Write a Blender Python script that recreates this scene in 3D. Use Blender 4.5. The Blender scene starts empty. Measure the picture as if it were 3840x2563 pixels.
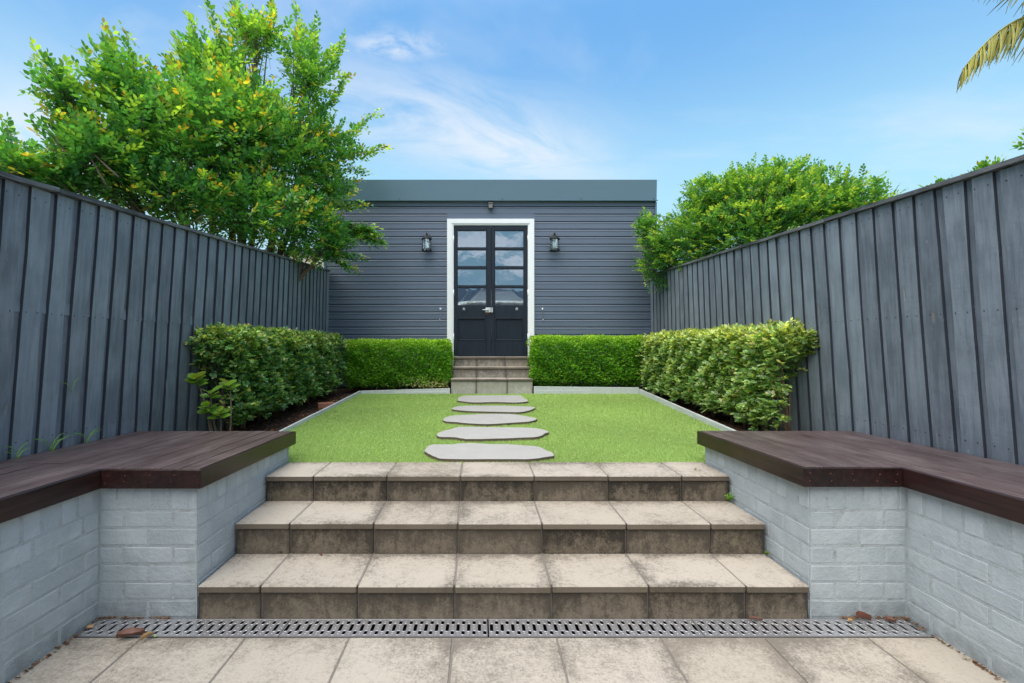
import bpy, bmesh, math, random
import numpy as np
from mathutils import Vector, Matrix, Euler

# ------------------------------------------------------------------ camera, sky, sun, exposure
S = bpy.context.scene
COL = S.collection
rad = math.radians
U = 0.00128            # metres per photo pixel at unit distance 2.185 m
CAMZ = 1.316
cam_d = bpy.data.cameras.new('camera'); cam = bpy.data.objects.new('camera', cam_d); COL.objects.link(cam)
cam.location = (0, 0, CAMZ); cam.rotation_euler = (rad(90), 0, 0)
cam_d.lens = 16.0; cam_d.sensor_width = 36; cam_d.shift_x = 0.03125; cam_d.shift_y = 0.0048
cam_d.clip_start = 0.05; cam_d.clip_end = 3000
S.camera = cam
S.render.resolution_x = 1024; S.render.resolution_y = 683
SUN_EL, SUN_AZ = 62.0, -140.0      # azimuth clockwise from +Y; a high, veiled sun, broad and soft
sd = bpy.data.lights.new('sun', 'SUN'); sd.energy = 1.5; sd.angle = rad(70); sd.color = (1.0, 0.91, 0.80)
sun = bpy.data.objects.new('sun', sd); COL.objects.link(sun)
_dir = Vector((math.sin(rad(SUN_AZ)) * math.cos(rad(SUN_EL)), math.cos(rad(SUN_AZ)) * math.cos(rad(SUN_EL)), math.sin(rad(SUN_EL))))
sun.rotation_euler = _dir.to_track_quat('Z', 'Y').to_euler(); sun.location = (0, 0, 12)
vs = S.view_settings
vs.view_transform = 'Standard'; vs.look = 'None'; vs.exposure = 1.55; vs.gamma = 1.0; vs.use_curve_mapping = False
SKY_STRENGTH = 0.15

# ------------------------------------------------------------------ node helpers
class NT:
    def __init__(s, tree): s.t = tree; s.t.nodes.clear()
    def n(s, typ, **k):
        nd = s.t.nodes.new(typ)
        for a, b in k.items():
            if a.startswith('in_'):
                key = a[3:]; key = int(key) if key.isdigit() else key.replace('_', ' ')
                s.put(nd.inputs[key], b)
            else: setattr(nd, a, b)
        return nd
    def put(s, sock, v):
        if isinstance(v, bpy.types.NodeSocket): s.t.links.new(v, sock)
        elif isinstance(v, (tuple, list)) and sock.type == 'RGBA' and len(v) == 3: sock.default_value = (*v, 1)
        else: sock.default_value = v
    def m(s, op, a, b=0.0, c=None, clamp=False):
        nd = s.t.nodes.new('ShaderNodeMath'); nd.operation = op; nd.use_clamp = clamp
        s.put(nd.inputs[0], a); s.put(nd.inputs[1], b)
        if c is not None: s.put(nd.inputs[2], c)
        return nd.outputs[0]
    def vm(s, op, a, b=(0, 0, 0)):
        nd = s.t.nodes.new('ShaderNodeVectorMath'); nd.operation = op
        s.put(nd.inputs[0], a); s.put(nd.inputs[1], b)
        return nd.outputs['Value'] if op in ('LENGTH', 'DOT_PRODUCT', 'DISTANCE') else nd.outputs[0]
    def noise(s, vec, scale, detail=4, rough=0.55, dist=0.0):
        nd = s.n('ShaderNodeTexNoise'); s.put(nd.inputs['Vector'], vec); nd.inputs['Scale'].default_value = scale
        nd.inputs['Detail'].default_value = detail; nd.inputs['Roughness'].default_value = rough; nd.inputs['Distortion'].default_value = dist
        return nd.outputs['Fac']
    def ss(s, x, lo, hi, a=0.0, b=1.0):
        nd = s.n('ShaderNodeMapRange', interpolation_type='SMOOTHSTEP'); s.put(nd.inputs['Value'], x)
        nd.inputs['From Min'].default_value = lo; nd.inputs['From Max'].default_value = hi
        nd.inputs['To Min'].default_value = a; nd.inputs['To Max'].default_value = b
        return nd.outputs['Result']
    def mix(s, f, a, b, mode='MIX'):
        nd = s.n('ShaderNodeMix', data_type='RGBA', blend_type=mode)
        s.put(nd.inputs[0], f); s.put(nd.inputs[6], a); s.put(nd.inputs[7], b)
        return nd.outputs[2]
    def sep(s, v):
        nd = s.n('ShaderNodeSeparateXYZ'); s.put(nd.inputs[0], v); return nd.outputs
    def comb(s, x, y, z):
        nd = s.n('ShaderNodeCombineXYZ'); s.put(nd.inputs[0], x); s.put(nd.inputs[1], y); s.put(nd.inputs[2], z); return nd.outputs[0]
    def bump(s, h, strength, dist=0.01, normal=None):
        nd = s.n('ShaderNodeBump'); s.put(nd.inputs['Height'], h); nd.inputs['Strength'].default_value = strength; nd.inputs['Distance'].default_value = dist
        if normal is not None: s.put(nd.inputs['Normal'], normal)
        return nd.outputs[0]

def new_mat(name):
    m = bpy.data.materials.new(name); m.use_nodes = True
    return m, NT(m.node_tree)
def finish(nt, color, rough=0.6, normal=None, metallic=0.0, spec=0.5, coat=0.0):
    p = nt.n('ShaderNodeBsdfPrincipled'); nt.put(p.inputs['Base Color'], color); nt.put(p.inputs['Roughness'], rough)
    nt.put(p.inputs['Metallic'], metallic); p.inputs['Specular IOR Level'].default_value = spec; p.inputs['Coat Weight'].default_value = coat
    if normal is not None: nt.put(p.inputs['Normal'], normal)
    o = nt.n('ShaderNodeOutputMaterial'); nt.t.links.new(p.outputs[0], o.inputs[0]); return p

# ------------------------------------------------------------------ world
W = bpy.data.worlds.new('World'); S.world = W; W.use_nodes = True
w = NT(W.node_tree)
sky = w.n('ShaderNodeTexSky', sky_type='NISHITA'); sky.sun_disc = False
sky.sun_elevation = rad(SUN_EL); sky.sun_rotation = rad(SUN_AZ); sky.altitude = 0; sky.air_density = 1.0; sky.dust_density = 0.3; sky.ozone_density = 2.0
hs = w.n('ShaderNodeHueSaturation'); w.put(hs.inputs['Color'], sky.outputs[0]); hs.inputs['Saturation'].default_value = 0.60; hs.inputs['Hue'].default_value = 0.49
tc = w.n('ShaderNodeTexCoord'); D = w.vm('NORMALIZE', tc.outputs['Generated'])
dx, dy, dz = w.sep(D)
den = w.m('ADD', w.m('MAXIMUM', dz, 0.0), 0.1)
px = w.m('DIVIDE', dx, den); py = w.m('DIVIDE', dy, den)
P = w.comb(px, py, 0.0)
# wispy streak ahead, from (-.4,1.55) to (.4,2.0) on the cloud plane
ca, sa = math.cos(0.5), math.sin(0.5)
rx = w.m('SUBTRACT', px, -0.02); ry = w.m('SUBTRACT', py, 1.76)
al = w.m('ADD', w.m('MULTIPLY', rx, ca), w.m('MULTIPLY', ry, sa)); ac = w.m('SUBTRACT', w.m('MULTIPLY', ry, ca), w.m('MULTIPLY', rx, sa))
n_w = w.noise(w.comb(w.m('MULTIPLY', al, 1.0), w.m('MULTIPLY', ac, 2.0), 1.7), 1.7, 7, 0.62, 0.6)
g = w.m('ADD', w.m('POWER', w.m('DIVIDE', al, 0.65), 2), w.m('POWER', w.m('DIVIDE', ac, 0.27), 2))
streak = w.m('MULTIPLY', w.m('EXPONENT', w.m('MULTIPLY', g, -1.0)), w.ss(n_w, 0.24, 0.66))
thin = w.ss(w.noise(w.comb(w.m('MULTIPLY', px, 0.55), py, 4.0), 0.9, 7, 0.6, 0.9), 0.47, 0.80, 0.0, 0.50)
back = w.m('MULTIPLY', w.ss(dy, 0.1, -0.35), w.ss(w.noise(P, 1.1, 8, 0.55, 0.3), 0.47, 0.60, 0.0, 0.95))
lowband = w.m('MULTIPLY', w.ss(w.noise(w.comb(px, w.m('MULTIPLY', py, 0.6), 9.0), 0.7, 6, 0.6, 0.4), 0.5, 0.75), 0.45)
cl = w.m('MAXIMUM', w.m('MAXIMUM', w.m('MULTIPLY', streak, 1.0), thin), lowband, clamp=True)
lx_ = w.m('SUBTRACT', px, -1.55); ly_ = w.m('SUBTRACT', py, 1.75)
left = w.m('MULTIPLY', w.m('EXPONENT', w.m('MULTIPLY', w.m('ADD', w.m('POWER', w.m('DIVIDE', lx_, 0.7), 2), w.m('POWER', w.m('DIVIDE', ly_, 0.45), 2)), -1.0)), w.ss(w.noise(P, 2.0, 6, 0.6, 0.5), 0.25, 0.55))
sx_ = w.m('SUBTRACT', px, -0.24); sy_ = w.m('SUBTRACT', py, 1.28)
patch = w.m('MULTIPLY', w.m('EXPONENT', w.m('MULTIPLY', w.m('ADD', w.m('POWER', w.m('DIVIDE', sx_, 0.14), 2), w.m('POWER', w.m('DIVIDE', sy_, 0.06), 2)), -1.0)), w.ss(w.noise(P, 7.0, 6, 0.65, 0.5), 0.30, 0.65))
cl = w.m('MAXIMUM', w.m('MAXIMUM', cl, w.m('MULTIPLY', patch, 0.75)), w.m('MULTIPLY', left, 0.9))
cl = w.m('MULTIPLY', cl, w.ss(dz, 0.0, 0.12))
low = w.ss(dz, 0.60, 0.26)
skyv = w.mix(w.ss(dz, 0.58, 0.22), (0.42, 1.06, 2.02), (1.08, 1.90, 2.38))
skyb = w.mix(w.ss(dz, 0.58, 0.75), skyv, hs.outputs[0])
skyb = w.mix(back, skyb, (3.4, 3.6, 3.9)); skyc = w.mix(cl, skyb, (1.95, 2.10, 2.30))
bg = w.n('ShaderNodeBackground'); w.put(bg.inputs[0], skyc); bg.inputs[1].default_value = SKY_STRENGTH
wo = w.n('ShaderNodeOutputWorld'); w.t.links.new(bg.outputs[0], wo.inputs[0])

# ------------------------------------------------------------------ materials
M = {}
def pos_of(nt, scale=(1, 1, 1)):
    g_ = nt.n('ShaderNodeNewGeometry'); return nt.vm('MULTIPLY', g_.outputs['Position'], scale)
def rnd_of(nt): return nt.n('ShaderNodeObjectInfo').outputs['Random']

def mk_tile(name, base, dark, strength, riser=False):
    m, t = new_mat(name)
    p = pos_of(t); r = rnd_of(t)
    pr = t.vm('ADD', p, t.comb(t.m('MULTIPLY', r, 7.0), t.m('MULTIPLY', r, 3.0), 0))
    gx, gy, gz = t.sep(t.n('ShaderNodeTexCoord').outputs['Generated'])
    ex = t.m('MINIMUM', gx, t.m('SUBTRACT', 1.0, gx))
    big = t.noise(pr, 3.2, 4, 0.6); fine = t.noise(p, 90, 3, 0.7); mid = t.noise(pr, 11, 6, 0.68, 0.4); speck = t.noise(p, 230, 2, 0.5)
    if riser:
        streak_ = t.noise(t.vm('MULTIPLY', p, (28, 28, 7)), 1.0, 6, 0.7, 0.5)
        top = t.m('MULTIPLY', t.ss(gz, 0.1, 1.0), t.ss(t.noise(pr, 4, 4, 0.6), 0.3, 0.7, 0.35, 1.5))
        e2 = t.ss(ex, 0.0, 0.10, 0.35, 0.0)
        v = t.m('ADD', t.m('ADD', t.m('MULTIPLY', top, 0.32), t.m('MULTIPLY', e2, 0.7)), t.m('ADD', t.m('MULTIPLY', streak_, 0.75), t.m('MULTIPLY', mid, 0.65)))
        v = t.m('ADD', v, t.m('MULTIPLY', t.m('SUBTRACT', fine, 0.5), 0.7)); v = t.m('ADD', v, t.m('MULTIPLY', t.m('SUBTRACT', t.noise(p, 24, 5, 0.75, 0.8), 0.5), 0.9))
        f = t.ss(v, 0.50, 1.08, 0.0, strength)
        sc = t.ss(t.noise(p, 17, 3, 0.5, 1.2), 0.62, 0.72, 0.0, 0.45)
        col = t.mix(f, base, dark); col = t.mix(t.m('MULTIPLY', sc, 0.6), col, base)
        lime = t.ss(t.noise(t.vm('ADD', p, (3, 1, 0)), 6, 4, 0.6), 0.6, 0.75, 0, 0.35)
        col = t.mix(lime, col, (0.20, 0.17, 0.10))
    else:
        ey = t.m('MINIMUM', t.m('MULTIPLY', gy, 1.0), t.m('MULTIPLY', t.m('SUBTRACT', 1.0, gy), 0.8))
        e = t.m('MINIMUM', ex, ey)
        v = t.m('ADD', t.m('MULTIPLY', t.ss(e, 0.0, 0.22, 0.34, 0.0), t.ss(t.noise(p, 2.3, 4, 0.6), 0.38, 0.66)), t.m('ADD', t.m('MULTIPLY', big, 0.60), t.m('MULTIPLY', mid, 0.45)))
        v = t.m('ADD', v, t.m('MULTIPLY', t.ss(gy, 0.55, 1.0), 0.12))
        v = t.m('ADD', v, t.m('MULTIPLY', t.m('SUBTRACT', fine, 0.5), 0.8)); v = t.m('ADD', v, t.m('MULTIPLY', t.m('SUBTRACT', t.noise(p, 38, 6, 0.8), 0.5), 0.95)); v = t.m('ADD', v, t.m('MULTIPLY', t.m('SUBTRACT', t.noise(t.vm('ADD', p, (5, 5, 5)), 1.4, 3, 0.5), 0.5), 0.6))
        f = t.ss(v, 0.40, 1.02, 0.0, strength)
        col = t.mix(f, base, dark)
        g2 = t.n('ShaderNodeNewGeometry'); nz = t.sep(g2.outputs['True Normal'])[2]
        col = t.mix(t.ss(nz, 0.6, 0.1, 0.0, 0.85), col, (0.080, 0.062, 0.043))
    pit = t.ss(speck, 0.70, 0.78, 0.0, 0.45); col = t.mix(pit, col, (0.08, 0.065, 0.05))
    col = t.mix(t.m('MULTIPLY', r, 0.22), col, (0.30, 0.25, 0.19))
    hgt = t.m('ADD', t.m('MULTIPLY', fine, 0.5), t.m('MULTIPLY', mid, 1.2))
    finish(t, col, 0.86, t.bump(hgt, 0.35, 0.006), spec=0.3); M[name] = m
mk_tile('tread', (0.43, 0.385, 0.32), (0.135, 0.118, 0.096), 1.0)
mk_tile('paving', (0.44, 0.395, 0.33), (0.16, 0.14, 0.115), 0.95)
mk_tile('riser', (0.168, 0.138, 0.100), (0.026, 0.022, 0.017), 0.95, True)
mk_tile('door_riser', (0.34, 0.31, 0.26), (0.07, 0.058, 0.05), 0.75, True)
mk_tile('door_base_tile', (0.50, 0.49, 0.43), (0.20, 0.17, 0.12), 0.5, True)

m, t = new_mat('grout'); p = pos_of(t)
finish(t, t.mix(t.noise(p, 40, 5, 0.7), (0.12, 0.108, 0.092), (0.24, 0.215, 0.185)), 0.95, t.bump(t.noise(p, 120, 3), 0.4, 0.004)); M['grout'] = m

m, t = new_mat('painted_brick'); p = pos_of(t); r = rnd_of(t)
n1 = t.noise(p, 55, 5, 0.65); n2 = t.noise(t.vm('ADD', p, t.comb(r, r, r)), 5, 4, 0.6); n3 = t.noise(p, 160, 3, 0.6)
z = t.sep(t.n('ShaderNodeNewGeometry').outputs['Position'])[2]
c = t.mix(t.ss(n2, 0.35, 0.7), (0.365, 0.415, 0.435), (0.46, 0.51, 0.53))
c = t.mix(t.ss(t.noise(t.vm('MULTIPLY', p, (9, 9, 3)), 1.0, 6, 0.7), 0.52, 0.72, 0, 0.35), c, (0.27, 0.29, 0.27))
c = t.mix(t.ss(t.noise(p, 34, 4, 0.7, 0.8), 0.68, 0.75, 0, 0.5), c, (0.60, 0.63, 0.62))
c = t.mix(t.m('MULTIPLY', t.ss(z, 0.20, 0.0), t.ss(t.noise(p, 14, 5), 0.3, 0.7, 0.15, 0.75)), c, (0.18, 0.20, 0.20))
c = t.mix(t.m('MULTIPLY', r, 0.18), c, (0.38, 0.43, 0.45))
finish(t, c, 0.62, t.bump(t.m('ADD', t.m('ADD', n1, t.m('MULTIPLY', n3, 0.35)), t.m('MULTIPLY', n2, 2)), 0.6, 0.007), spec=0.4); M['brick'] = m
m, t = new_mat('painted_mortar'); p = pos_of(t)
c = t.mix(t.ss(t.noise(p, 18, 6, 0.7), 0.50, 0.72), (0.395, 0.44, 0.455), (0.29, 0.315, 0.31))
finish(t, c, 0.75, t.bump(t.noise(p, 90, 5, 0.7), 0.8, 0.008)); M['mortar'] = m

def mk_wood(name, c1, c2, axis, rough, bumps, worn=None, wornamt=0.0, spec=0.4, sheen=None):
    m, t = new_mat(name); r = rnd_of(t)
    sc = [38, 38, 38]; sc[axis] = 1.6
    off = t.comb(t.m('MULTIPLY', r, 31.0), t.m('MULTIPLY', r, 17.0), t.m('MULTIPLY', r, 11.0))
    p0 = pos_of(t); p = t.vm('ADD', t.vm('MULTIPLY', p0, tuple(sc)), off)
    g1 = t.noise(p, 1.0, 5, 0.6, 0.4); sc2 = [120, 120, 120]; sc2[axis] = 7
    g2 = t.noise(t.vm('ADD', t.vm('MULTIPLY', p0, tuple(sc2)), off), 1.0, 3, 0.5)
    saw = t.noise(t.vm('MULTIPLY', p0, (18, 18, 60) if axis == 2 else (60, 14, 60)), 1.0, 3, 0.6)
    blot = t.noise(t.vm('ADD', p0, off), 3.5, 4, 0.6)
    c = t.mix(t.ss(t.m('ADD', t.m('MULTIPLY', g1, 0.5), t.m('MULTIPLY', blot, 0.5)), 0.36, 0.66), c1, c2)
    c = t.mix(t.m('MULTIPLY', t.ss(r, 0.0, 1.0), 0.35), c, c1)
    vor = t.n('ShaderNodeTexVoronoi'); s2 = [9, 9, 9]; s2[axis] = 2.6
    t.put(vor.inputs['Vector'], t.vm('ADD', t.vm('MULTIPLY', p0, tuple(s2)), off)); vor.inputs['Scale'].default_value = 1.0
    knot = t.ss(vor.outputs['Distance'], 0.14, 0.05)
    kn = t.m('MULTIPLY', knot, t.ss(t.sep(vor.outputs['Color'])[0], 0.55, 0.62))
    if name == 'deck':
        sv = t.noise(t.vm('MULTIPLY', p0, (9, 2.2, 9)), 1.0, 6, 0.7, 0.5); c = t.mix(t.ss(sv, 0.40, 0.72, 0, 0.42), c, (0.21, 0.18, 0.178))
        c = t.mix(1.0, c, t.mix(r, (0.80, 0.78, 0.78), (1.15, 1.12, 1.12)), 'MULTIPLY')
    if name == 'fence_paint':
        c = t.mix(1.0, c, t.mix(r, (0.70, 0.70, 0.72), (1.12, 1.12, 1.12)), 'MULTIPLY')
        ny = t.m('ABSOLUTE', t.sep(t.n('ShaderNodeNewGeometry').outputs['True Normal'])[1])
        c = t.mix(t.ss(ny, 0.6, 0.9, 0.0, 0.88), c, (0.030, 0.036, 0.048))  # shade on the palings' side edges, put into the paint colour
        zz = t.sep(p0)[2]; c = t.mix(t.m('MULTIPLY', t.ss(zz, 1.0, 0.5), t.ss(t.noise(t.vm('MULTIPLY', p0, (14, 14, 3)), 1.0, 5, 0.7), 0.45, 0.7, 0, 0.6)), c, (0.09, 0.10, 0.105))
        fl = t.noise(t.vm('ADD', t.vm('MULTIPLY', p0, (70, 70, 20)), off), 1.0, 4, 0.7); c = t.mix(t.ss(fl, 0.66, 0.72, 0, 0.5), c, (0.36, 0.38, 0.40))
    if worn:
        wv = t.noise(t.vm('ADD', t.vm('MULTIPLY', p0, (40, 40, 12) if axis == 2 else (40, 10, 40)), off), 1.0, 6, 0.75)
        c = t.mix(t.m('MULTIPLY', t.ss(wv, 0.68, 0.76), wornamt), c, worn)
        c = t.mix(t.m('MULTIPLY', kn, 0.35), c, worn)
    h = t.m('ADD', t.m('ADD', t.m('MULTIPLY', g1, 1.0), t.m('MULTIPLY', g2, 0.5)), t.m('ADD', t.m('MULTIPLY', saw, 0.5), t.m('MULTIPLY', kn, -0.8)))
    finish(t, c, t.m('ADD', rough - 0.1, t.m('MULTIPLY', g1, 0.2)), t.bump(h, bumps, 0.006), spec=spec); M[name] = m
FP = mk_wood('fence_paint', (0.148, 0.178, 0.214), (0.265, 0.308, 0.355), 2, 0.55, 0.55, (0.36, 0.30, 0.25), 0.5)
mk_wood('fence_cap', (0.040, 0.045, 0.052), (0.19, 0.20, 0.21), 1, 0.7, 1.0, (0.26, 0.19, 0.15), 0.8)
mk_wood('deck', (0.060, 0.040, 0.039), (0.118, 0.084, 0.084), 1, 0.42, 0.4, (0.30, 0.26, 0.26), 0.5, 0.5)
mk_wood('fascia', (0.012, 0.005, 0.0045), (0.042, 0.017, 0.014), 1, 0.36, 0.25, (0.18, 0.12, 0.11), 0.35, 0.5)
mk_wood('edging', (0.46, 0.50, 0.50), (0.60, 0.63, 0.62), 1, 0.7, 0.5, (0.25, 0.23, 0.20), 0.8)

def simple(name, color, rough, metallic=0.0, spec=0.5, var=0.12, vs_=25, bump=0.0, coat=0.0):
    m, t = new_mat(name); p = pos_of(t); n = t.noise(p, vs_, 4, 0.6)
    a = tuple(x * (1 - var) for x in color); b = tuple(min(1, x * (1 + var)) for x in color)
    finish(t, t.mix(n, a, b), rough, t.bump(n, bump, 0.003) if bump else None, metallic, spec, coat); M[name] = m
# steel cladding: the factory paint with faint dust
m, t = new_mat('cladding'); p = pos_of(t); r = rnd_of(t)
c = t.mix(t.noise(t.vm('MULTIPLY', p, (2, 2, 9)), 1.0, 4), (0.098, 0.128, 0.182), (0.132, 0.168, 0.228))
c = t.mix(t.m('MULTIPLY', r, 0.25), c, (0.12, 0.14, 0.19))
c = t.mix(t.ss(t.noise(p, 60, 3, 0.6), 0.75, 0.8, 0, 0.4), c, (0.3, 0.32, 0.34))
finish(t, c, 0.42, t.bump(t.noise(p, 300, 2), 0.04, 0.002), spec=0.5); M['cladding'] = m
simple('flashing', (0.088, 0.152, 0.195), 0.26, 0.0, 0.8, 0.08, 3, 0.0)
simple('white_paint', (0.86, 0.87, 0.87), 0.45, var=0.04, vs_=9, bump=0.1)
simple('black_metal', (0.018, 0.022, 0.026), 0.42, 0.3, 0.5, bump=0.1)
simple('steel', (0.50, 0.505, 0.52), 0.36, 0.75, 0.5, 0.18, 30)
simple('bright_steel', (0.70, 0.71, 0.73), 0.22, 0.9, 0.5, 0.08)
simple('lock_paint', (0.62, 0.64, 0.66), 0.35, 0.2)
simple('dark_void', (0.004, 0.004, 0.004), 0.9)
simple('nail', (0.02, 0.022, 0.026), 0.5, 0.5)
simple('rust', (0.20, 0.06, 0.025), 0.9, var=0.4, vs_=60)
simple('bark', (0.16, 0.11, 0.08), 0.85, var=0.4, vs_=30, bump=0.6)
simple('stem', (0.15, 0.10, 0.07), 0.8, var=0.4, vs_=40, bump=0.4)
simple('cream_render', (0.62, 0.58, 0.50), 0.85, var=0.06, vs_=4, bump=0.2)
simple('interior', (0.10, 0.10, 0.10), 0.9)
simple('car_paint', (0.55, 0.57, 0.58), 0.25, 0.2, 0.5, 0.03, coat=1.0)
simple('car_glass', (0.01, 0.012, 0.013), 0.05, 0.0, 0.8)
simple('car_red', (0.25, 0.01, 0.015), 0.2)
simple('rubber', (0.015, 0.015, 0.015), 0.8)
simple('brown_leaf', (0.17, 0.078, 0.052), 0.6, var=0.35, vs_=60, bump=0.4)
simple('tan_leaf', (0.42, 0.27, 0.13), 0.6, var=0.3, vs_=60, bump=0.4)
simple('red_leaf', (0.17, 0.06, 0.035), 0.6, var=0.4, vs_=60, bump=0.4)
simple('lime_leaf', (0.22, 0.40, 0.06), 0.5, var=0.2)
simple('old_brick', (0.30, 0.13, 0.08), 0.9, var=0.3, bump=0.5)

m, t = new_mat('door_paint'); p = pos_of(t)
c = t.mix(t.noise(t.vm('MULTIPLY', p, (30, 30, 4)), 1.0, 5, 0.6), (0.008, 0.013, 0.022), (0.026, 0.034, 0.048))
c = t.mix(t.ss(t.noise(p, 45, 5, 0.75), 0.72, 0.76, 0, 0.5), c, (0.25, 0.25, 0.25))
finish(t, c, 0.40, t.bump(t.noise(t.vm('MULTIPLY', p, (60, 60, 6)), 1.0, 4), 0.25, 0.004), spec=0.25); M['door_paint'] = m

m, t = new_mat('window_glass')
p = pos_of(t); nb = t.bump(t.noise(p, 3.0, 3, 0.5), 0.10, 0.02)
gl = t.n('ShaderNodeBsdfGlossy', distribution='GGX'); gl.inputs['Roughness'].default_value = 0.01; gl.inputs['Color'].default_value = (0.80, 0.88, 1.0, 1); t.put(gl.inputs['Normal'], nb)
tr = t.n('ShaderNodeBsdfTransparent'); tr.inputs['Color'].default_value = (0.75, 0.82, 0.82, 1)
fr = t.n('ShaderNodeFresnel'); fr.inputs['IOR'].default_value = 2.6
df = t.n('ShaderNodeBsdfDiffuse'); df.inputs['Color'].default_value = (0.35, 0.37, 0.38, 1)
mx0 = t.n('ShaderNodeMixShader'); t.put(mx0.inputs[0], t.ss(t.noise(t.vm('MULTIPLY', p, (9, 9, 1.5)), 2.0, 5, 0.7), 0.45, 0.85, 0.02, 0.14)); t.t.links.new(tr.outputs[0], mx0.inputs[1]); t.t.links.new(df.outputs[0], mx0.inputs[2])
mx = t.n('ShaderNodeMixShader'); t.put(mx.inputs[0], t.m('ADD', fr.outputs[0], 0.04)); t.t.links.new(mx0.outputs[0], mx.inputs[1]); t.t.links.new(gl.outputs[0], mx.inputs[2])
o = t.n('ShaderNodeOutputMaterial'); t.t.links.new(mx.outputs[0], o.inputs[0]); M['glass'] = m
m, t = new_mat('lantern_glass')
gl = t.n('ShaderNodeBsdfGlossy'); gl.inputs['Roughness'].default_value = 0.08
tr = t.n('ShaderNodeBsdfTransparent'); tr.inputs['Color'].default_value = (0.85, 0.9, 0.92, 1)
mx = t.n('ShaderNodeMixShader'); t.put(mx.inputs[0], t.ss(t.noise(pos_of(t), 60, 3, 0.6), 0.4, 0.65, 0.12, 0.75)); t.t.links.new(tr.outputs[0], mx.inputs[1]); t.t.links.new(gl.outputs[0], mx.inputs[2])
o = t.n('ShaderNodeOutputMaterial'); t.t.links.new(mx.outputs[0], o.inputs[0]); M['lantern_glass'] = m

m, t = new_mat('slab_stone'); p = pos_of(t)
c = t.mix(t.noise(p, 7, 6, 0.65), (0.27, 0.265, 0.245), (0.39, 0.385, 0.36))
c = t.mix(t.m('MULTIPLY', rnd_of(t), 0.3), c, (0.42, 0.42, 0.405))
c = t.mix(t.ss(t.noise(t.vm('MULTIPLY', p, (6, 30, 6)), 1.0, 5, 0.7), 0.62, 0.75, 0, 0.5), c, (0.16, 0.15, 0.14))
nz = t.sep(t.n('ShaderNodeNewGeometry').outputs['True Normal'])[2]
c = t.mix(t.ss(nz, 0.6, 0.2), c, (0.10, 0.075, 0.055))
finish(t, c, 0.8, t.bump(t.noise(p, 60, 6, 0.7), 0.35, 0.006)); M['slab'] = m

m, t = new_mat('turf_backing'); p = pos_of(t)
finish(t, t.mix(t.noise(p, 60, 4), (0.10, 0.19, 0.04), (0.18, 0.30, 0.075)), 0.9); M['turf_base'] = m
m, t = new_mat('soil'); p = pos_of(t)
finish(t, t.mix(t.ss(t.noise(p, 45, 6, 0.8), 0.4, 0.62), (0.018, 0.013, 0.010), (0.13, 0.08, 0.055)), 0.95, t.bump(t.noise(p, 60, 6, 0.8), 1.0, 0.03)); M['soil'] = m
m, t = new_mat('far_grass'); p = pos_of(t)
finish(t, t.mix(t.noise(p, 3, 8, 0.7), (0.03, 0.06, 0.012), (0.09, 0.14, 0.03)), 0.95, t.bump(t.noise(p, 12, 6), 0.5, 0.05)); M['far_grass'] = m

def mk_leaf(name, rough=0.35, trans=0.3, spec=0.5, tb=(1.25, 1.15, 0.5)):
    m, t = new_mat(name)
    at = t.n('ShaderNodeAttribute'); at.attribute_name = 'tint'
    col = at.outputs['Color']
    col = t.mix(t.noise(pos_of(t), 22, 2, 0.5), col, t.mix(1.0, col, (1.18, 1.12, 0.9), 'MULTIPLY'))
    p = t.n('ShaderNodeBsdfPrincipled'); t.put(p.inputs['Base Color'], col); p.inputs['Roughness'].default_value = rough; p.inputs['Specular IOR Level'].default_value = spec
    tl = t.n('ShaderNodeBsdfTranslucent'); t.put(tl.inputs['Color'], t.mix(1.0, col, tb, 'MULTIPLY'))
    mx = t.n('ShaderNodeMixShader'); mx.inputs[0].default_value = trans
    t.t.links.new(p.outputs[0], mx.inputs[1]); t.t.links.new(tl.outputs[0], mx.inputs[2])
    o = t.n('ShaderNodeOutputMaterial'); t.t.links.new(mx.outputs[0], o.inputs[0]); M[name] = m
mk_leaf('leaf_thin', 0.32, 0.42, 0.55, (1.8, 1.6, 0.5))
mk_leaf('leaf_glossy', 0.25, 0.40, 0.6, (1.6, 1.5, 0.6))
mk_leaf('leaf_box', 0.38, 0.50, 0.45, (1.6, 1.6, 0.5))
mk_leaf('turf', 0.55, 0.25, 0.3)

# ------------------------------------------------------------------ object helpers
def link(o, parent=None):
    COL.objects.link(o)
    if parent is not None: o.parent = parent
    return o
def tag(o, label=None, cat=None, group=None, kind=None):
    if label: o['label'] = label
    if cat: o['category'] = cat
    if group: o['group'] = group
    if kind: o['kind'] = kind
    return o
def thing(name, label, cat, loc=(0, 0, 0), group=None):
    o = bpy.data.objects.new(name, None); o.location = loc; o.empty_display_size = 0.1; link(o)
    return tag(o, label, cat, group)

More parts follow.
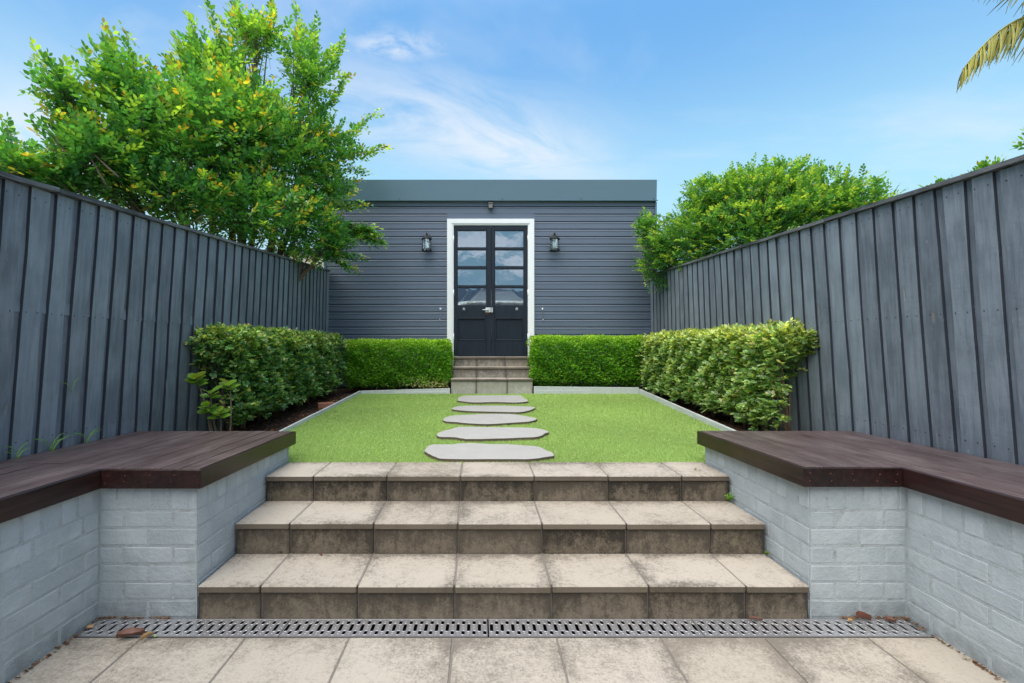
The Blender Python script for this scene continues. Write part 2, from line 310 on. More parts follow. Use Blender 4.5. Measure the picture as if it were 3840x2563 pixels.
class MB:
    """collects shapes, builds ONE mesh"""
    def __init__(s): s.v = []; s.f = []; s.sm = []
    def add(s, vs, fs, smooth=False):
        b = len(s.v); s.v += [tuple(x) for x in vs]; s.f += [tuple(b + i for i in f) for f in fs]; s.sm += [smooth] * len(fs)
    def box(s, x0, x1, y0, y1, z0, z1):
        s.add([(x0, y0, z0), (x1, y0, z0), (x1, y1, z0), (x0, y1, z0), (x0, y0, z1), (x1, y0, z1), (x1, y1, z1), (x0, y1, z1)],
              [(3, 2, 1, 0), (4, 5, 6, 7), (0, 1, 5, 4), (1, 2, 6, 5), (2, 3, 7, 6), (3, 0, 4, 7)])
    def prism(s, poly, z0, z1, zf=None):
        n = len(poly); lo = [(x, y, z0 if not callable(z0) else z0(x, y)) for x, y in poly]; hi = [(x, y, z1 if not callable(z1) else z1(x, y)) for x, y in poly]
        s.add(lo + hi, [tuple(range(n))[::-1], tuple(range(n, 2 * n))] + [(i, (i + 1) % n, n + (i + 1) % n, n + i) for i in range(n)])
    def extrude(s, prof, axis, a, b):
        """prof: list of 2D points (other two axes in order), swept along axis from a to b, closed outline"""
        n = len(prof)
        def mk(p, t_):
            q = list(p); q.insert(axis, t_); return tuple(q)
        s.add([mk(p, a) for p in prof] + [mk(p, b) for p in prof],
              [tuple(range(n)), tuple(range(2 * n - 1, n - 1, -1))] + [(i, n + i, n + (i + 1) % n, (i + 1) % n) for i in range(n)])
    def tube(s, pts, rs, n=6, cap=True):
        pts = [Vector(p) for p in pts]; rs = [rs] * len(pts) if not hasattr(rs, '__len__') else rs
        vs, fs = [], []; prev = None
        for i, p in enumerate(pts):
            d = (pts[min(i + 1, len(pts) - 1)] - pts[max(i - 1, 0)]).normalized()
            a = prev if prev is not None else Vector((0.3, 0.2, 1)) if abs(d.z) < .9 else Vector((1, 0, 0.1))
            a = (a - d * a.dot(d)).normalized(); prev = a; b = d.cross(a)
            for k in range(n):
                t_ = 2 * math.pi * k / n; vs.append(p + (a * math.cos(t_) + b * math.sin(t_)) * rs[i])
        for i in range(len(pts) - 1):
            for k in range(n): fs.append((i * n + k, i * n + (k + 1) % n, (i + 1) * n + (k + 1) % n, (i + 1) * n + k))
        if cap: fs += [tuple(range(n))[::-1], tuple((len(pts) - 1) * n + k for k in range(n))]
        s.add(vs, fs, True)
    def lathe(s, prof, c, n=16, axis=2):
        vs, fs = [], []
        for r, h in prof:
            for k in range(n):
                t_ = 2 * math.pi * k / n; a, b = r * math.cos(t_), r * math.sin(t_)
                vs.append((c[0] + a, c[1] + b, c[2] + h) if axis == 2 else (c[0] + a, c[1] + h, c[2] + b))
        for i in range(len(prof) - 1):
            for k in range(n): fs.append((i * n + k, i * n + (k + 1) % n, (i + 1) * n + (k + 1) % n, (i + 1) * n + k))
        s.add(vs, fs, True)
    def mesh(s, name, mat, bevel=0.0):
        me = bpy.data.meshes.new(name); me.from_pydata(s.v, [], s.f); me.validate()
        bm = bmesh.new(); bm.from_mesh(me)
        bmesh.ops.recalc_face_normals(bm, faces=bm.faces)
        if bevel: bmesh.ops.bevel(bm, geom=list(bm.edges), offset=bevel, segments=1, affect='EDGES', profile=0.6)
        bm.to_mesh(me); bm.free()
        if not bevel and any(s.sm):
            me.polygons.foreach_set('use_smooth', s.sm)
        me.materials.append(M[mat] if isinstance(mat, str) else mat); return me
    def build(s, name, mat, parent=None, bevel=0.0, **tg):
        o = bpy.data.objects.new(name, s.mesh(name, mat, bevel)); link(o, parent); tag(o, **tg)
        if parent is not None and parent.type == 'EMPTY': o.location = (-parent.location[0], -parent.location[1], -parent.location[2])
        elif parent is not None and parent.parent is not None: pass
        return o
_cache = {}
def shared_box(name, sx, sy, sz, mat, bevel, variant=0, wob=0.0):
    key = (name, round(sx, 3), round(sy, 3), round(sz, 3), mat, variant)
    if key not in _cache:
        b = MB(); b.box(-sx / 2, sx / 2, -sy / 2, sy / 2, -sz / 2, sz / 2)
        if wob:
            rr = random.Random(hash(key) & 0xffff); b.v = [(x + rr.uniform(-wob, wob), y, z + rr.uniform(-wob, wob)) for x, y, z in b.v]
        _cache[key] = b.mesh(name, mat, bevel)
    return _cache[key]
def put(name, me, parent, loc, rot=(0, 0, 0), scale=(1, 1, 1), **tg):
    o = bpy.data.objects.new(name, me); link(o, parent); pl = parent.location if (parent is not None and parent.type == 'EMPTY') else (0, 0, 0)
    o.location = (loc[0] - pl[0], loc[1] - pl[1], loc[2] - pl[2]); o.rotation_euler = rot; o.scale = scale; tag(o, **tg); return o
def spot(px_, py_, d):           # photo position at relative distance d -> world point
    return Vector(((px_ - 1800) * d * U, d * 2.185, CAMZ - (py_ - 1300) * d * U))
R = random.Random(7)

# ------------------------------------------------------------------ ground, paving
def zl(y): return 0.497 + 0.0412 * (y - 3.22)       # lawn height
b = MB(); b.box(-60, 60, -60, 120, -0.9, -0.12); b.build('ground', 'far_grass', kind='structure')
for sx in (-1, 1):
    b = MB(); x0, x1 = (2.9, 40) if sx > 0 else (-40, -2.65)
    b.box(x0, x1, -6, 30, -0.1, 0.42); b.build('terrain', 'far_grass', kind='structure')
pav = MB(); pav.box(-2.2, 2.35, -5.0, 2.062, -0.1, -0.004)
pavement = tag(pav.build('pavement', 'grout'), kind='structure')
JX = [-1.995, -1.526, -1.058, -0.590, -0.122, 0.346, 0.814, 1.282, 1.750, 2.218]
pme = shared_box('paving_tile', 0.4595, 0.4595, 0.04, 'paving', 0.003)
for row in range(14):
    yc = 2.060 - 0.2345 - row * 0.469
    for i in range(len(JX) - 1):
        xc = (JX[i] + JX[i + 1]) / 2
        put('paving_tile', pme, pavement, (xc + R.uniform(-.001, .001), yc, -0.019 + R.uniform(-.0012, .0012)), (R.uniform(-.002, .002), R.uniform(-.002, .002), R.uniform(-.003, .003)))

# ------------------------------------------------------------------ main steps
steps = thing('garden_steps', 'broad flight of three stained concrete tile steps leading up to the lawn', 'steps', (0.11, 2.2, 0))
XL, XR = -1.357, 1.582
JS = [XL, -1.057, -0.590, -0.123, 0.345, 0.813, 1.281, XR]
TOP = [0.164, 0.3345, 0.495]; YF = [2.185, 2.521, 2.882, 3.222]
core = MB()
for i in range(3):
    core.box(XL + .004, XR - .004, YF[i] + 0.024 + .001 * i, 3.20, (-0.02 if i == 0 else TOP[i - 1] - 0.03), TOP[i] - 0.0035)
core.build('core', 'grout', steps)
for i in range(3):
    for k in range(7):
        x0, x1 = JS[k] + (0.0042 if k else 0), JS[k + 1] - (0.0042 if k < 6 else 0)
        wd = x1 - x0; dp = YF[i + 1] - YF[i] + 0.010
        me = shared_box('tread_tile', wd, dp, 0.034, 'tread', 0.004, k % 2)
        put('tread_tile', me, steps, ((x0 + x1) / 2, YF[i] + dp / 2 + R.uniform(-.002, .002), TOP[i] - 0.017 + R.uniform(-.001, .001)), (R.uniform(-.002, .002), R.uniform(-.001, .001), 0))
        zb = (0.0 if i == 0 else TOP[i - 1]) - 0.004; zt = TOP[i] - 0.034
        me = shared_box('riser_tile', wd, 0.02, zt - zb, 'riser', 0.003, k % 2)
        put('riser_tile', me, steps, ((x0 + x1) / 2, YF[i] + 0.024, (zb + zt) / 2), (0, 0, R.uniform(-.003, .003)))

# ------------------------------------------------------------------ painted brick walls under the benches
def brick_face(parent, ox, oy, ang, L, start_half, reverse=False, z_from=0.0, soldiers=True, zsold=0.645):
    """bricks on a face starting at (ox,oy), running along angle ang; outward normal is to the right of the run"""
    ux, uy = math.cos(ang), math.sin(ang); nx, ny = uy, -ux
    def place(a0, a1, zc, h, var):
        wd = a1 - a0 - 0.010
        if wd < 0.02: return
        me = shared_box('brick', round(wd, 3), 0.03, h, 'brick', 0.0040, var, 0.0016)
        am = (a0 + a1) / 2; pr = R.uniform(0.0004, 0.0024)
        cx, cy = ox + ux * am + nx * (pr - 0.015), oy + uy * am + ny * (pr - 0.015)
        put('brick', me, parent, (cx, cy, zc + R.uniform(-.0015, .0015)), (R.uniform(-.006, .006), R.uniform(-.006, .006), ang + R.uniform(-.006, .006)))
    for c in range(6):
        zc = 0.0868 * c + 0.0434
        a = -0.12 if (c + start_half) % 2 == 0 else 0.0
        while a < L - 1e-4:
            a0, a1 = max(a, 0), min(a + 0.24, L); place(a0, a1, zc, 0.0775, R.randint(0, 3)); a += 0.24
    if soldiers:
        a = 0.0
        while a < L - 1e-4:
            a1 = min(a + 0.086, L); place(a, a1, 0.521 + (zsold - 0.521) / 2, zsold - 0.521 - 0.004, R.randint(0, 3)); a = a1
def brick_wall(sx, label, xin, xout, xpier, yp, yend, xfence):
    th = thing('brick_wall', label, 'brick wall', ((xin + xpier) / 2, yp, 0))
    cb = MB()
    yb = -1.6
    if sx < 0: poly = [(xfence, yb), (xin, yb), (xin, yp), (xpier, yp), (xpier, yend), (xfence, yend)]
    else: poly = [(xfence, yb), (xfence, yend), (xpier, yend), (xpier, yp), (xin, yp), (xin, yb)]
    cb.prism(poly, -0.02, 0.64); cb.build('mortar', 'mortar', th)
    # runs: side wall, pier front, pier side
    if sx < 0:
        brick_face(th, xin, 0.2, math.pi / 2, yp - 0.2, 0)
        brick_face(th, xin, yp, 0.0, xpier - xin, 1)
        brick_face(th, xpier, yp, math.pi / 2, yend - yp, 0)
    else:
        brick_face(th, xpier, yend, -math.pi / 2, yend - yp, 0)
        brick_face(th, xpier, yp, 0.0, xin - xpier, 1)
        brick_face(th, xin, yp, -math.pi / 2, yp - 0.2, 0)
    return th
brick_wall(-1, 'pale grey painted brick wall left of the steps, stepped out into a pier', -1.848, None, -1.373, 2.208, 3.27, -2.48)
brick_wall(1, 'pale grey painted brick wall right of the steps, stepped out into a pier', 2.070, None, 1.601, 2.208, 3.235, 2.62)

# ------------------------------------------------------------------ timber bench tops
def bench(sx, label, xo, xi, xf, y0, yend, ztop_at):
    """xo: edge beside the steps, xi: edge of the run towards the camera, xf: fence side, y0 front of the pier"""
    th = thing('timber_bench', label, 'bench', ((xo + xf) / 2, 2.6, 0.7))
    th.location.z = 0.65
    T = 0.024; W_ = 0.0935
    x = xo - sx * 0.0
    # boards from the step edge out to the fence
    edges = [xo + sx * 0.020]; first = True
    k = 0
    while abs(edges[-1]) < abs(xf): edges.append(edges[-1] + sx * W_)
    for i in range(len(edges) - 1):
        a, c = edges[i], edges[i + 1]
        if abs(c) > abs(xf): c = xf
        lo, hi = (min(a, c) + .0028, max(a, c) - .0028)
        if hi - lo < 0.015: continue
        near = y0 + 0.020 if abs((a + c) / 2) < abs(xi) + 0.02 else -1.5
        strad = abs(a) < abs(xi) + .02 < abs(c)
        if strad: near = y0 + 0.02
        b = MB(); segs = [near, yend] if near > 0 else [-1.5, R.choice([0.9, 1.35, 2.3, 2.7]), yend]
        for s0, s1 in zip(segs[:-1], segs[1:]):
            b = MB(); dz = R.uniform(-.0012, .0012)
            b.add([(lo, s0 + .001, ztop_at(s0) - T + dz), (hi, s0 + .001, ztop_at(s0) - T + dz), (hi, s1 - .001, ztop_at(s1) - T + dz), (lo, s1 - .001, ztop_at(s1) - T + dz),
                   (lo, s0 + .001, ztop_at(s0) + dz), (hi, s0 + .001, ztop_at(s0) + dz), (hi, s1 - .001, ztop_at(s1) + dz), (lo, s1 - .001, ztop_at(s1) + dz)],
                  [(3, 2, 1, 0), (4, 5, 6, 7), (0, 1, 5, 4), (1, 2, 6, 5), (2, 3, 7, 6), (3, 0, 4, 7)])
            b.build('deck_board', 'deck', th, bevel=0.0012)
        if strad:
            e0, e1 = (min(xi + sx * .0215, c), max(xi + sx * .0215, c)); b = MB(); e0 += .002 * (sx < 0); e1 -= .002 * (sx > 0)
            if e1 - e0 > .012:
                b.prism([(e0, -1.5), (e1, -1.5), (e1, y0 + .018), (e0, y0 + .018)], lambda x, y: ztop_at(y) - T, lambda x, y: ztop_at(y)); b.build('deck_board', 'deck', th, bevel=0.0012)
    # fascias with mitred ends
    H = 0.092; F = 0.019
    def fasc(poly):
        b = MB(); b.prism(poly, lambda x, y: ztop_at(y) - H, lambda x, y: ztop_at(y) - 0.001); return b.build('fascia', 'fascia', th, bevel=0.0025)
    fasc([(xo, y0), (xo + sx * F, y0 + F), (xo + sx * F, yend), (xo, yend)])
    fasc([(xo, y0 - .0005), (xi - sx * 0.001, y0 - .0005), (xi - sx * .001, y0 + F), (xo + sx * F, y0 + F - .0005)])
    fasc([(xi, y0 + F), (xi, -1.5), (xi + sx * F, -1.5), (xi + sx * F, y0 + F)])
    # screw heads on the front fascia
    nb = MB()
    for fx in (0.05, 0.28, 0.5, 0.75, 0.94):
        for dz_ in (0.028, 0.062):
            nb.lathe([(0.0001, -0.0015), (0.0024, -0.0012), (0.0028, 0.002)], (xo + (xi - xo) * fx + R.uniform(-.01, .01), y0 - 0.0005, ztop_at(y0) - dz_ + R.uniform(-.005, .005)), 6, axis=1)
    nb.build('screw_heads', 'rust', th, kind='stuff')
    # bearers that carry the boards
    for yy in (2.25, 2.7, 3.15):
        jb = MB(); jb.box(min(xo + sx * .03, xf), max(xo + sx * .03, xf), yy, yy + 0.04, 0.636, ztop_at(yy + .04) - T - .002); jb.build('bearer', 'fascia', th)
    for yy in (0.3, 0.9, 1.5):
        jb = MB(); jb.box(min(xi + sx * .03, xf), max(xi + sx * .03, xf), yy, yy + 0.04, 0.636, ztop_at(yy + .04) - T - .002); jb.build('bearer', 'fascia', th)
bench(-1, 'dark stained timber bench left of the steps, set on the painted brick wall', -1.334, -1.814, -2.488, 2.176, 3.300, lambda y: 0.7375 - 0.0223 * (y - 1.72))
bench(1, 'dark stained timber bench right of the steps, set on the painted brick wall', 1.547, 2.023, 2.660, 2.176, 3.245, lambda y: 0.7445 - 0.0195 * (y - 1.69))

# ------------------------------------------------------------------ drain with slotted steel grates
drain = thing('drain', 'slotted steel strip drain along the foot of the steps', 'drain', (0.07, 2.13, 0))
b = MB(); b.box(-1.84, 2.06, 2.064, 2.198, -0.09, -0.075); b.box(-1.84, 2.06, 2.063, 2.067, -0.075, -0.003); b.box(-1.84, 2.06, 2.194, 2.198, -0.075, -0.003)
b.build('channel', 'dark_void', drain)
GY0, GY1 = 2.068, 2.193
def slot_pts(cy, ln, wd, z, n=4):
    h = ln / 2 - wd / 2; right = []
    for k in range(n + 1):
        a = -math.pi / 2 + math.pi * k / n * 1.0
        # right half outline from bottom to top
    pts = [(0, cy - ln / 2)] + [(wd / 2 * math.sin(a), cy - h - wd / 2 * math.cos(a)) for a in (math.pi / 6, math.pi / 3, math.pi / 2)]
    pts += [(wd / 2 * math.sin(a), cy + h + wd / 2 * math.cos(a)) for a in (math.pi / 2, math.pi / 3, math.pi / 6)] + [(0, cy + ln / 2)]
    return [(x, y, z) for x, y in pts]
def grate(x0, x1):
    b = MB(); n = int((x1 - x0) // 0.0249); pit = (x1 - x0) / n; ym = (GY0 + GY1) / 2; hw = pit / 2
    for c in range(n):
        cx = x0 + pit * (c + .5); long_ = c % 2 == 0
        slots = [(ym, 0.062)] if long_ else [(ym - 0.038, 0.034), (ym + 0.038, 0.034)]
        for sgn in (1, -1):
            out = [(cx, GY0, 0), ]
            holes = [slot_pts(cy, ln, 0.0190, 0.0) for cy, ln in slots]
            poly = [(cx, GY0, 0)]
            for h in holes: poly += [(cx + sgn * x, y, z) for x, y, z in h]
            poly += [(cx, GY1, 0), (cx + sgn * hw, GY1, 0), (cx + sgn * hw, GY0, 0)]
            b.add(poly, [tuple(range(len(poly)))])
            for (cy, ln) in slots:
                o1 = [(cx + sgn * x, y, z) for x, y, z in slot_pts(cy, ln, 0.0190, 0.0)]
                o2 = [(cx + sgn * x, y, z) for x, y, z in slot_pts(cy, ln - .0015, 0.0172, 0.0018)]
                o3 = [(cx + sgn * x, y, z) for x, y, z in slot_pts(cy, ln - .003, 0.0154, -0.001)]
                o4 = [(x, y, -0.0035) for x, y, z in o3]
                q = len(o1)
                b.add(o1 + o2 + o3 + o4, [(r_ * q + i, r_ * q + i + 1, (r_ + 1) * q + i + 1, (r_ + 1) * q + i) for r_ in range(3) for i in range(q - 1)], True)
        for dyy in ((-0.045, 0.045) if long_ else (0.0,)):
            b.lathe([(0.0032, -0.0003), (0.0026, 0.0014), (0.0002, 0.0020)], (cx, ym + dyy, 0), 8)
    b.box(x0, x1, GY0 - .004, GY0, -0.010, 0.0018); b.box(x0, x1, GY1, GY1 + .004, -0.010, 0.0012)
    b.build('grate', 'steel', drain)
gx = [-1.836, -0.915, 0.040, 1.020, 2.045]
for i in range(4): grate(gx[i] + .0015, gx[i + 1] - .0015 - (0.004 if i == 1 else 0))

# ------------------------------------------------------------------ lawn, edging, beds
LX0a, LX0b, LX1a, LX1b = -1.80, -1.735, 2.235, 2.315       # left/right edge near and far
def soilz(x, y): return zl(y) - 0.035
b = MB(); b.prism([(-1.39, 3.205), (1.62, 3.205), (1.62, 3.3), (LX1a, 3.3), (LX1b, 6.62), (LX0b, 6.62), (LX0a, 3.3), (-1.39, 3.3)], 0.1, lambda x, y: zl(y) - 0.012)
b.build('lawn_base', 'turf_base', kind='structure')
b = MB(); b.prism([(-2.7, 3.28), (LX0a - .02, 3.28), (LX0b - .02, 6.66), (LX1b + .02, 6.66), (LX1a + .02, 3.25), (2.95, 3.25), (3.0, 7.38), (-2.8, 7.38)], 0.0, lambda x, y: soilz(x, y))
b.build('soil', 'soil', kind='structure')
ed = thing('lawn_edging', 'low pale grey painted timber edging around the lawn', 'edging', (0, 3.3, 0.5))
def edge_board(p0, p1, h0, h1, t_=0.022, z0=None):
    b = MB(); d = (Vector(p1) - Vector(p0)).normalized(); n = Vector((-d.y, d.x)) * t_
    poly = [p0, p1, (p1[0] + n.x, p1[1] + n.y), (p0[0] + n.x, p0[1] + n.y)]
    L = (Vector(p1) - Vector(p0)).length
    def hh(x, y):
        s_ = ((x - p0[0]) * d.x + (y - p0[1]) * d.y) / L; return zl(y) + h0 + (h1 - h0) * s_
    b.prism(poly, lambda x, y: zl(y) - 0.1, hh); b.build('edging_board', 'edging', ed, bevel=0.002)
edge_board((LX0a, 3.3), (LX0a + (LX0b - LX0a) * .48, 4.9), 0.022, 0.030)
edge_board((LX0a + (LX0b - LX0a) * .49, 4.903), (LX0b, 6.62), 0.028, 0.034)
edge_board((LX0b, 6.622), (-0.436, 6.60), 0.032, 0.072)
edge_board((0.782, 6.60), (LX1b, 6.622), 0.098, 0.080)
edge_board((LX1b, 6.62), ((LX1a + LX1b) / 2, 4.9), 0.060, 0.045)
edge_board(((LX1a + LX1b) / 2, 4.897), (LX1a, 3.25), 0.045, 0.035)
edge_board((0.782, 6.594), (1.6, 6.61), 0.045, 0.040, 0.012)
edge_board((LX0b + .5, 6.608), (-0.436, 6.592), 0.012, 0.035, 0.012)

# stepping slabs: outlines measured on the lawn plane
SL = [
 [(165,930),(180,905),(220,870),(300,853),(480,853),(560,853),(680,838),(850,832),(1100,845),(1400,850),(1550,862),(1800,880),(1900,905),(1960,945),(2040,970),(2065,1000),(2040,1015),(1850,1045),(1650,1060),(1100,1060),(480,1058),(330,1030),(240,990),(185,960)],
 [(350,710),(365,685),(450,650),(560,625),(640,600),(720,592),(1000,597),(1700,607),(1900,632),(1975,655),(1985,670),(1920,690),(1890,715),(1800,738),(1600,745),(1380,755),(850,768),(700,755),(600,740),(400,735)],
 [(440,490),(460,460),(560,430),(700,420),(900,413),(1000,405),(1400,405),(1550,420),(1700,445),(1800,465),(1810,480),(1700,510),(1500,525),(1100,548),(800,535),(640,520),(560,515),(480,508)],
 [(565,328),(600,305),(700,288),(900,283),(1300,283),(1740,298),(1775,322),(1700,350),(1580,372),(1400,372),(900,360),(720,350),(600,338)],
 [(652,190),(665,160),(720,142),(850,133),(1500,130),(1580,140),(1640,175),(1680,205),(1660,220),(1500,232),(1200,225),(900,232),(700,212),(655,205)]]
SLAB_LAB = ['largest stone slab, nearest the steps, wavy edge', 'wide stone slab second from the steps, pointed left end', 'leaf shaped middle stone slab of the five on the lawn', 'narrow pale stone slab, second from the door steps', 'small rounded stone slab closest to the door steps']
slab_polys = []
for pts, lab in zip(SL, SLAB_LAB):
    w_pts = []
    for a, c in pts:
        X, Y_ = 1550 + a / 3.915, 1450 + c / 3.915
        d = (744.3 - 14) / ((Y_ - 1300) + 70.5); w_pts.append(((X - 1800) * d * U, d * 2.185))
    # smooth subdivide
    q = []
    n = len(w_pts)
    for i in range(n):
        p0, p1, p2, p3 = [Vector(w_pts[(i + k - 1) % n]) for k in range(4)]
        for s_ in (0, .34, .67):
            q.append(0.5 * ((2 * p1) + (p2 - p0) * s_ + (2 * p0 - 5 * p1 + 4 * p2 - p3) * s_ ** 2 + (3 * p1 - p0 - 3 * p2 + p3) * s_ ** 3) + Vector((R.uniform(-.003, .003), R.uniform(-.003, .003))))
    q = [(v_.x, v_.y) for v_ in q][::-1]; slab_polys.append(q)
    cx, cy = sum(a for a, _ in q) / len(q), sum(c for _, c in q) / len(q)
    b = MB(); N = len(q)
    low = [(x, y, zl(y) - 0.03) for x, y in q]; mid_ = [(x, y, zl(y) + 0.014) for x, y in q]
    top = [(cx + (x - cx) * 0.988, cy + (y - cy) * 0.97, zl(y) + 0.019) for x, y in q]
    b.add(low + mid_ + top, [tuple(range(2 * N, 3 * N))] + [(r_ * N + i, r_ * N + (i + 1) % N, (r_ + 1) * N + (i + 1) % N, (r_ + 1) * N + i) for r_ in range(2) for i in range(N)])
    o = b.build('stepping_stone', 'slab'); tag(o, lab + (' on the lawn' if 'lawn' not in lab else ''), 'stepping stone', 'stepping stones across the lawn')

# turf blades
rng = np.random.default_rng(5)
def mesh_np(name, V, F_len, mat, tint=None, smooth=False):
    """V (N,k,3) one polygon set per item given by F_len list of index tuples"""
    N, k = V.shape[:2]; me = bpy.data.meshes.new(name)
    me.vertices.add(N * k); me.vertices.foreach_set('co', V.reshape(-1).astype(np.float32))
    idx = np.concatenate([np.array(f) for f in F_len]); lens = np.array([len(f) for f in F_len])
    L = (idx[None, :] + (np.arange(N) * k)[:, None]).reshape(-1); starts1 = np.concatenate([[0], np.cumsum(lens)[:-1]])
    starts = (starts1[None, :] + (np.arange(N) * len(idx))[:, None]).reshape(-1)
    me.loops.add(len(L)); me.loops.foreach_set('vertex_index', L.astype(np.int32))
    me.polygons.add(len(starts)); me.polygons.foreach_set('loop_start', starts.astype(np.int32))
    if smooth: me.polygons.foreach_set('use_smooth', np.ones(len(starts), bool))
    if tint is not None:
        at = me.color_attributes.new('tint', 'FLOAT_COLOR', 'POINT'); c = np.ones((N, k, 4), np.float32); c[:, :, :3] = tint[:, None, :]
        at.data.foreach_set('color', c.reshape(-1))
    me.update(); me.validate(); me.materials.append(M[mat]); return me
def in_poly(x, y, poly):
    inside = np.zeros(len(x), bool); n = len(poly); j = n - 1
    for i in range(n):
        xi, yi = poly[i]; xj, yj = poly[j]
        c = ((yi > y) != (yj > y)) & (x < (xj - xi) * (y - yi) / (yj - yi + 1e-12) + xi); inside ^= c; j = i
    return inside
NB = 330000
yy = 3.215 + (6.60 - 3.215) * rng.random(NB) ** 1.25; xx = rng.uniform(-1.82, 2.34, NB)
f_ = (yy - 3.3) / 3.32; keep = (xx > LX0a + (LX0b - LX0a) * f_) & (xx < LX1a + (LX1b - LX1a) * f_)
keep &= ~((yy < 3.29) & ((xx < -1.40) | (xx > 1.62)))
for q in slab_polys: keep &= ~in_poly(xx, yy, q)
xx, yy = xx[keep], yy[keep]; n = len(xx)
clump = np.sin(xx * 37 + np.sin(yy * 23) * 2) * np.sin(yy * 41 + np.sin(xx * 19) * 2)
h = rng.uniform(.010, .017, n) * (1 + .15 * clump); an = rng.uniform(0, 2 * np.pi, n); wd = rng.uniform(.0010, .0020, n) * (0.8 + 0.25 * (yy - 3.2))
base = np.stack([xx, yy, zl(yy) - 0.012], 1); side = np.stack([np.cos(an), np.sin(an), 0 * an], 1) * wd[:, None]
la = rng.uniform(0, 2 * np.pi, n); lean = np.stack([np.cos(la), np.sin(la), 0 * la], 1) * (h * rng.uniform(.2, 1.0, n))[:, None]
V = np.stack([base - side, base + side, base + lean + np.array([0, 0, 1.0]) * h[:, None]], 1)
big = 0.5 + 0.5 * np.sin(xx * 2.3 + 1.0 + np.sin(yy * 1.7)) * np.sin(yy * 3.1 + xx)
tn = np.array([.36, .52, .175]) * (rng.uniform(.82, 1.18, n) * (0.9 + .2 * big))[:, None]
br = rng.random(n) < .06; tn[br] = np.array([.55, .62, .32]) * rng.uniform(.8, 1.2, br.sum())[:, None]
o = link(bpy.data.objects.new('grass', mesh_np('grass', V, [(0, 1, 2)], 'turf', tn))); tag(o, 'short bright green artificial turf', None, kind='stuff')
# specks of litter on the lawn
NB = 420; yy = rng.uniform(3.25, 6.58, NB); xx = rng.uniform(-1.72, 2.25, NB)
k_ = np.ones(NB, bool)
an = rng.uniform(0, 6.28, NB); s_ = rng.uniform(.003, .009, NB); zz = zl(yy) + .006
V = np.stack([np.stack([xx + s_ * np.cos(an + a), yy + s_ * np.sin(an + a) * .7, zz + rng.uniform(0, .004, NB)], 1) for a in (0, 1.6, 3.1, 4.7)], 1)
tn = np.where(rng.random((NB, 1)) < .6, np.array([[.55, .50, .35]]), np.array([[.20, .10, .05]])) * rng.uniform(.7, 1.2, (NB, 1))
o = link(bpy.data.objects.new('lawn_litter', mesh_np('lawn_litter', V, [(0, 1, 2, 3)], 'turf', tn))); tag(o, kind='stuff')

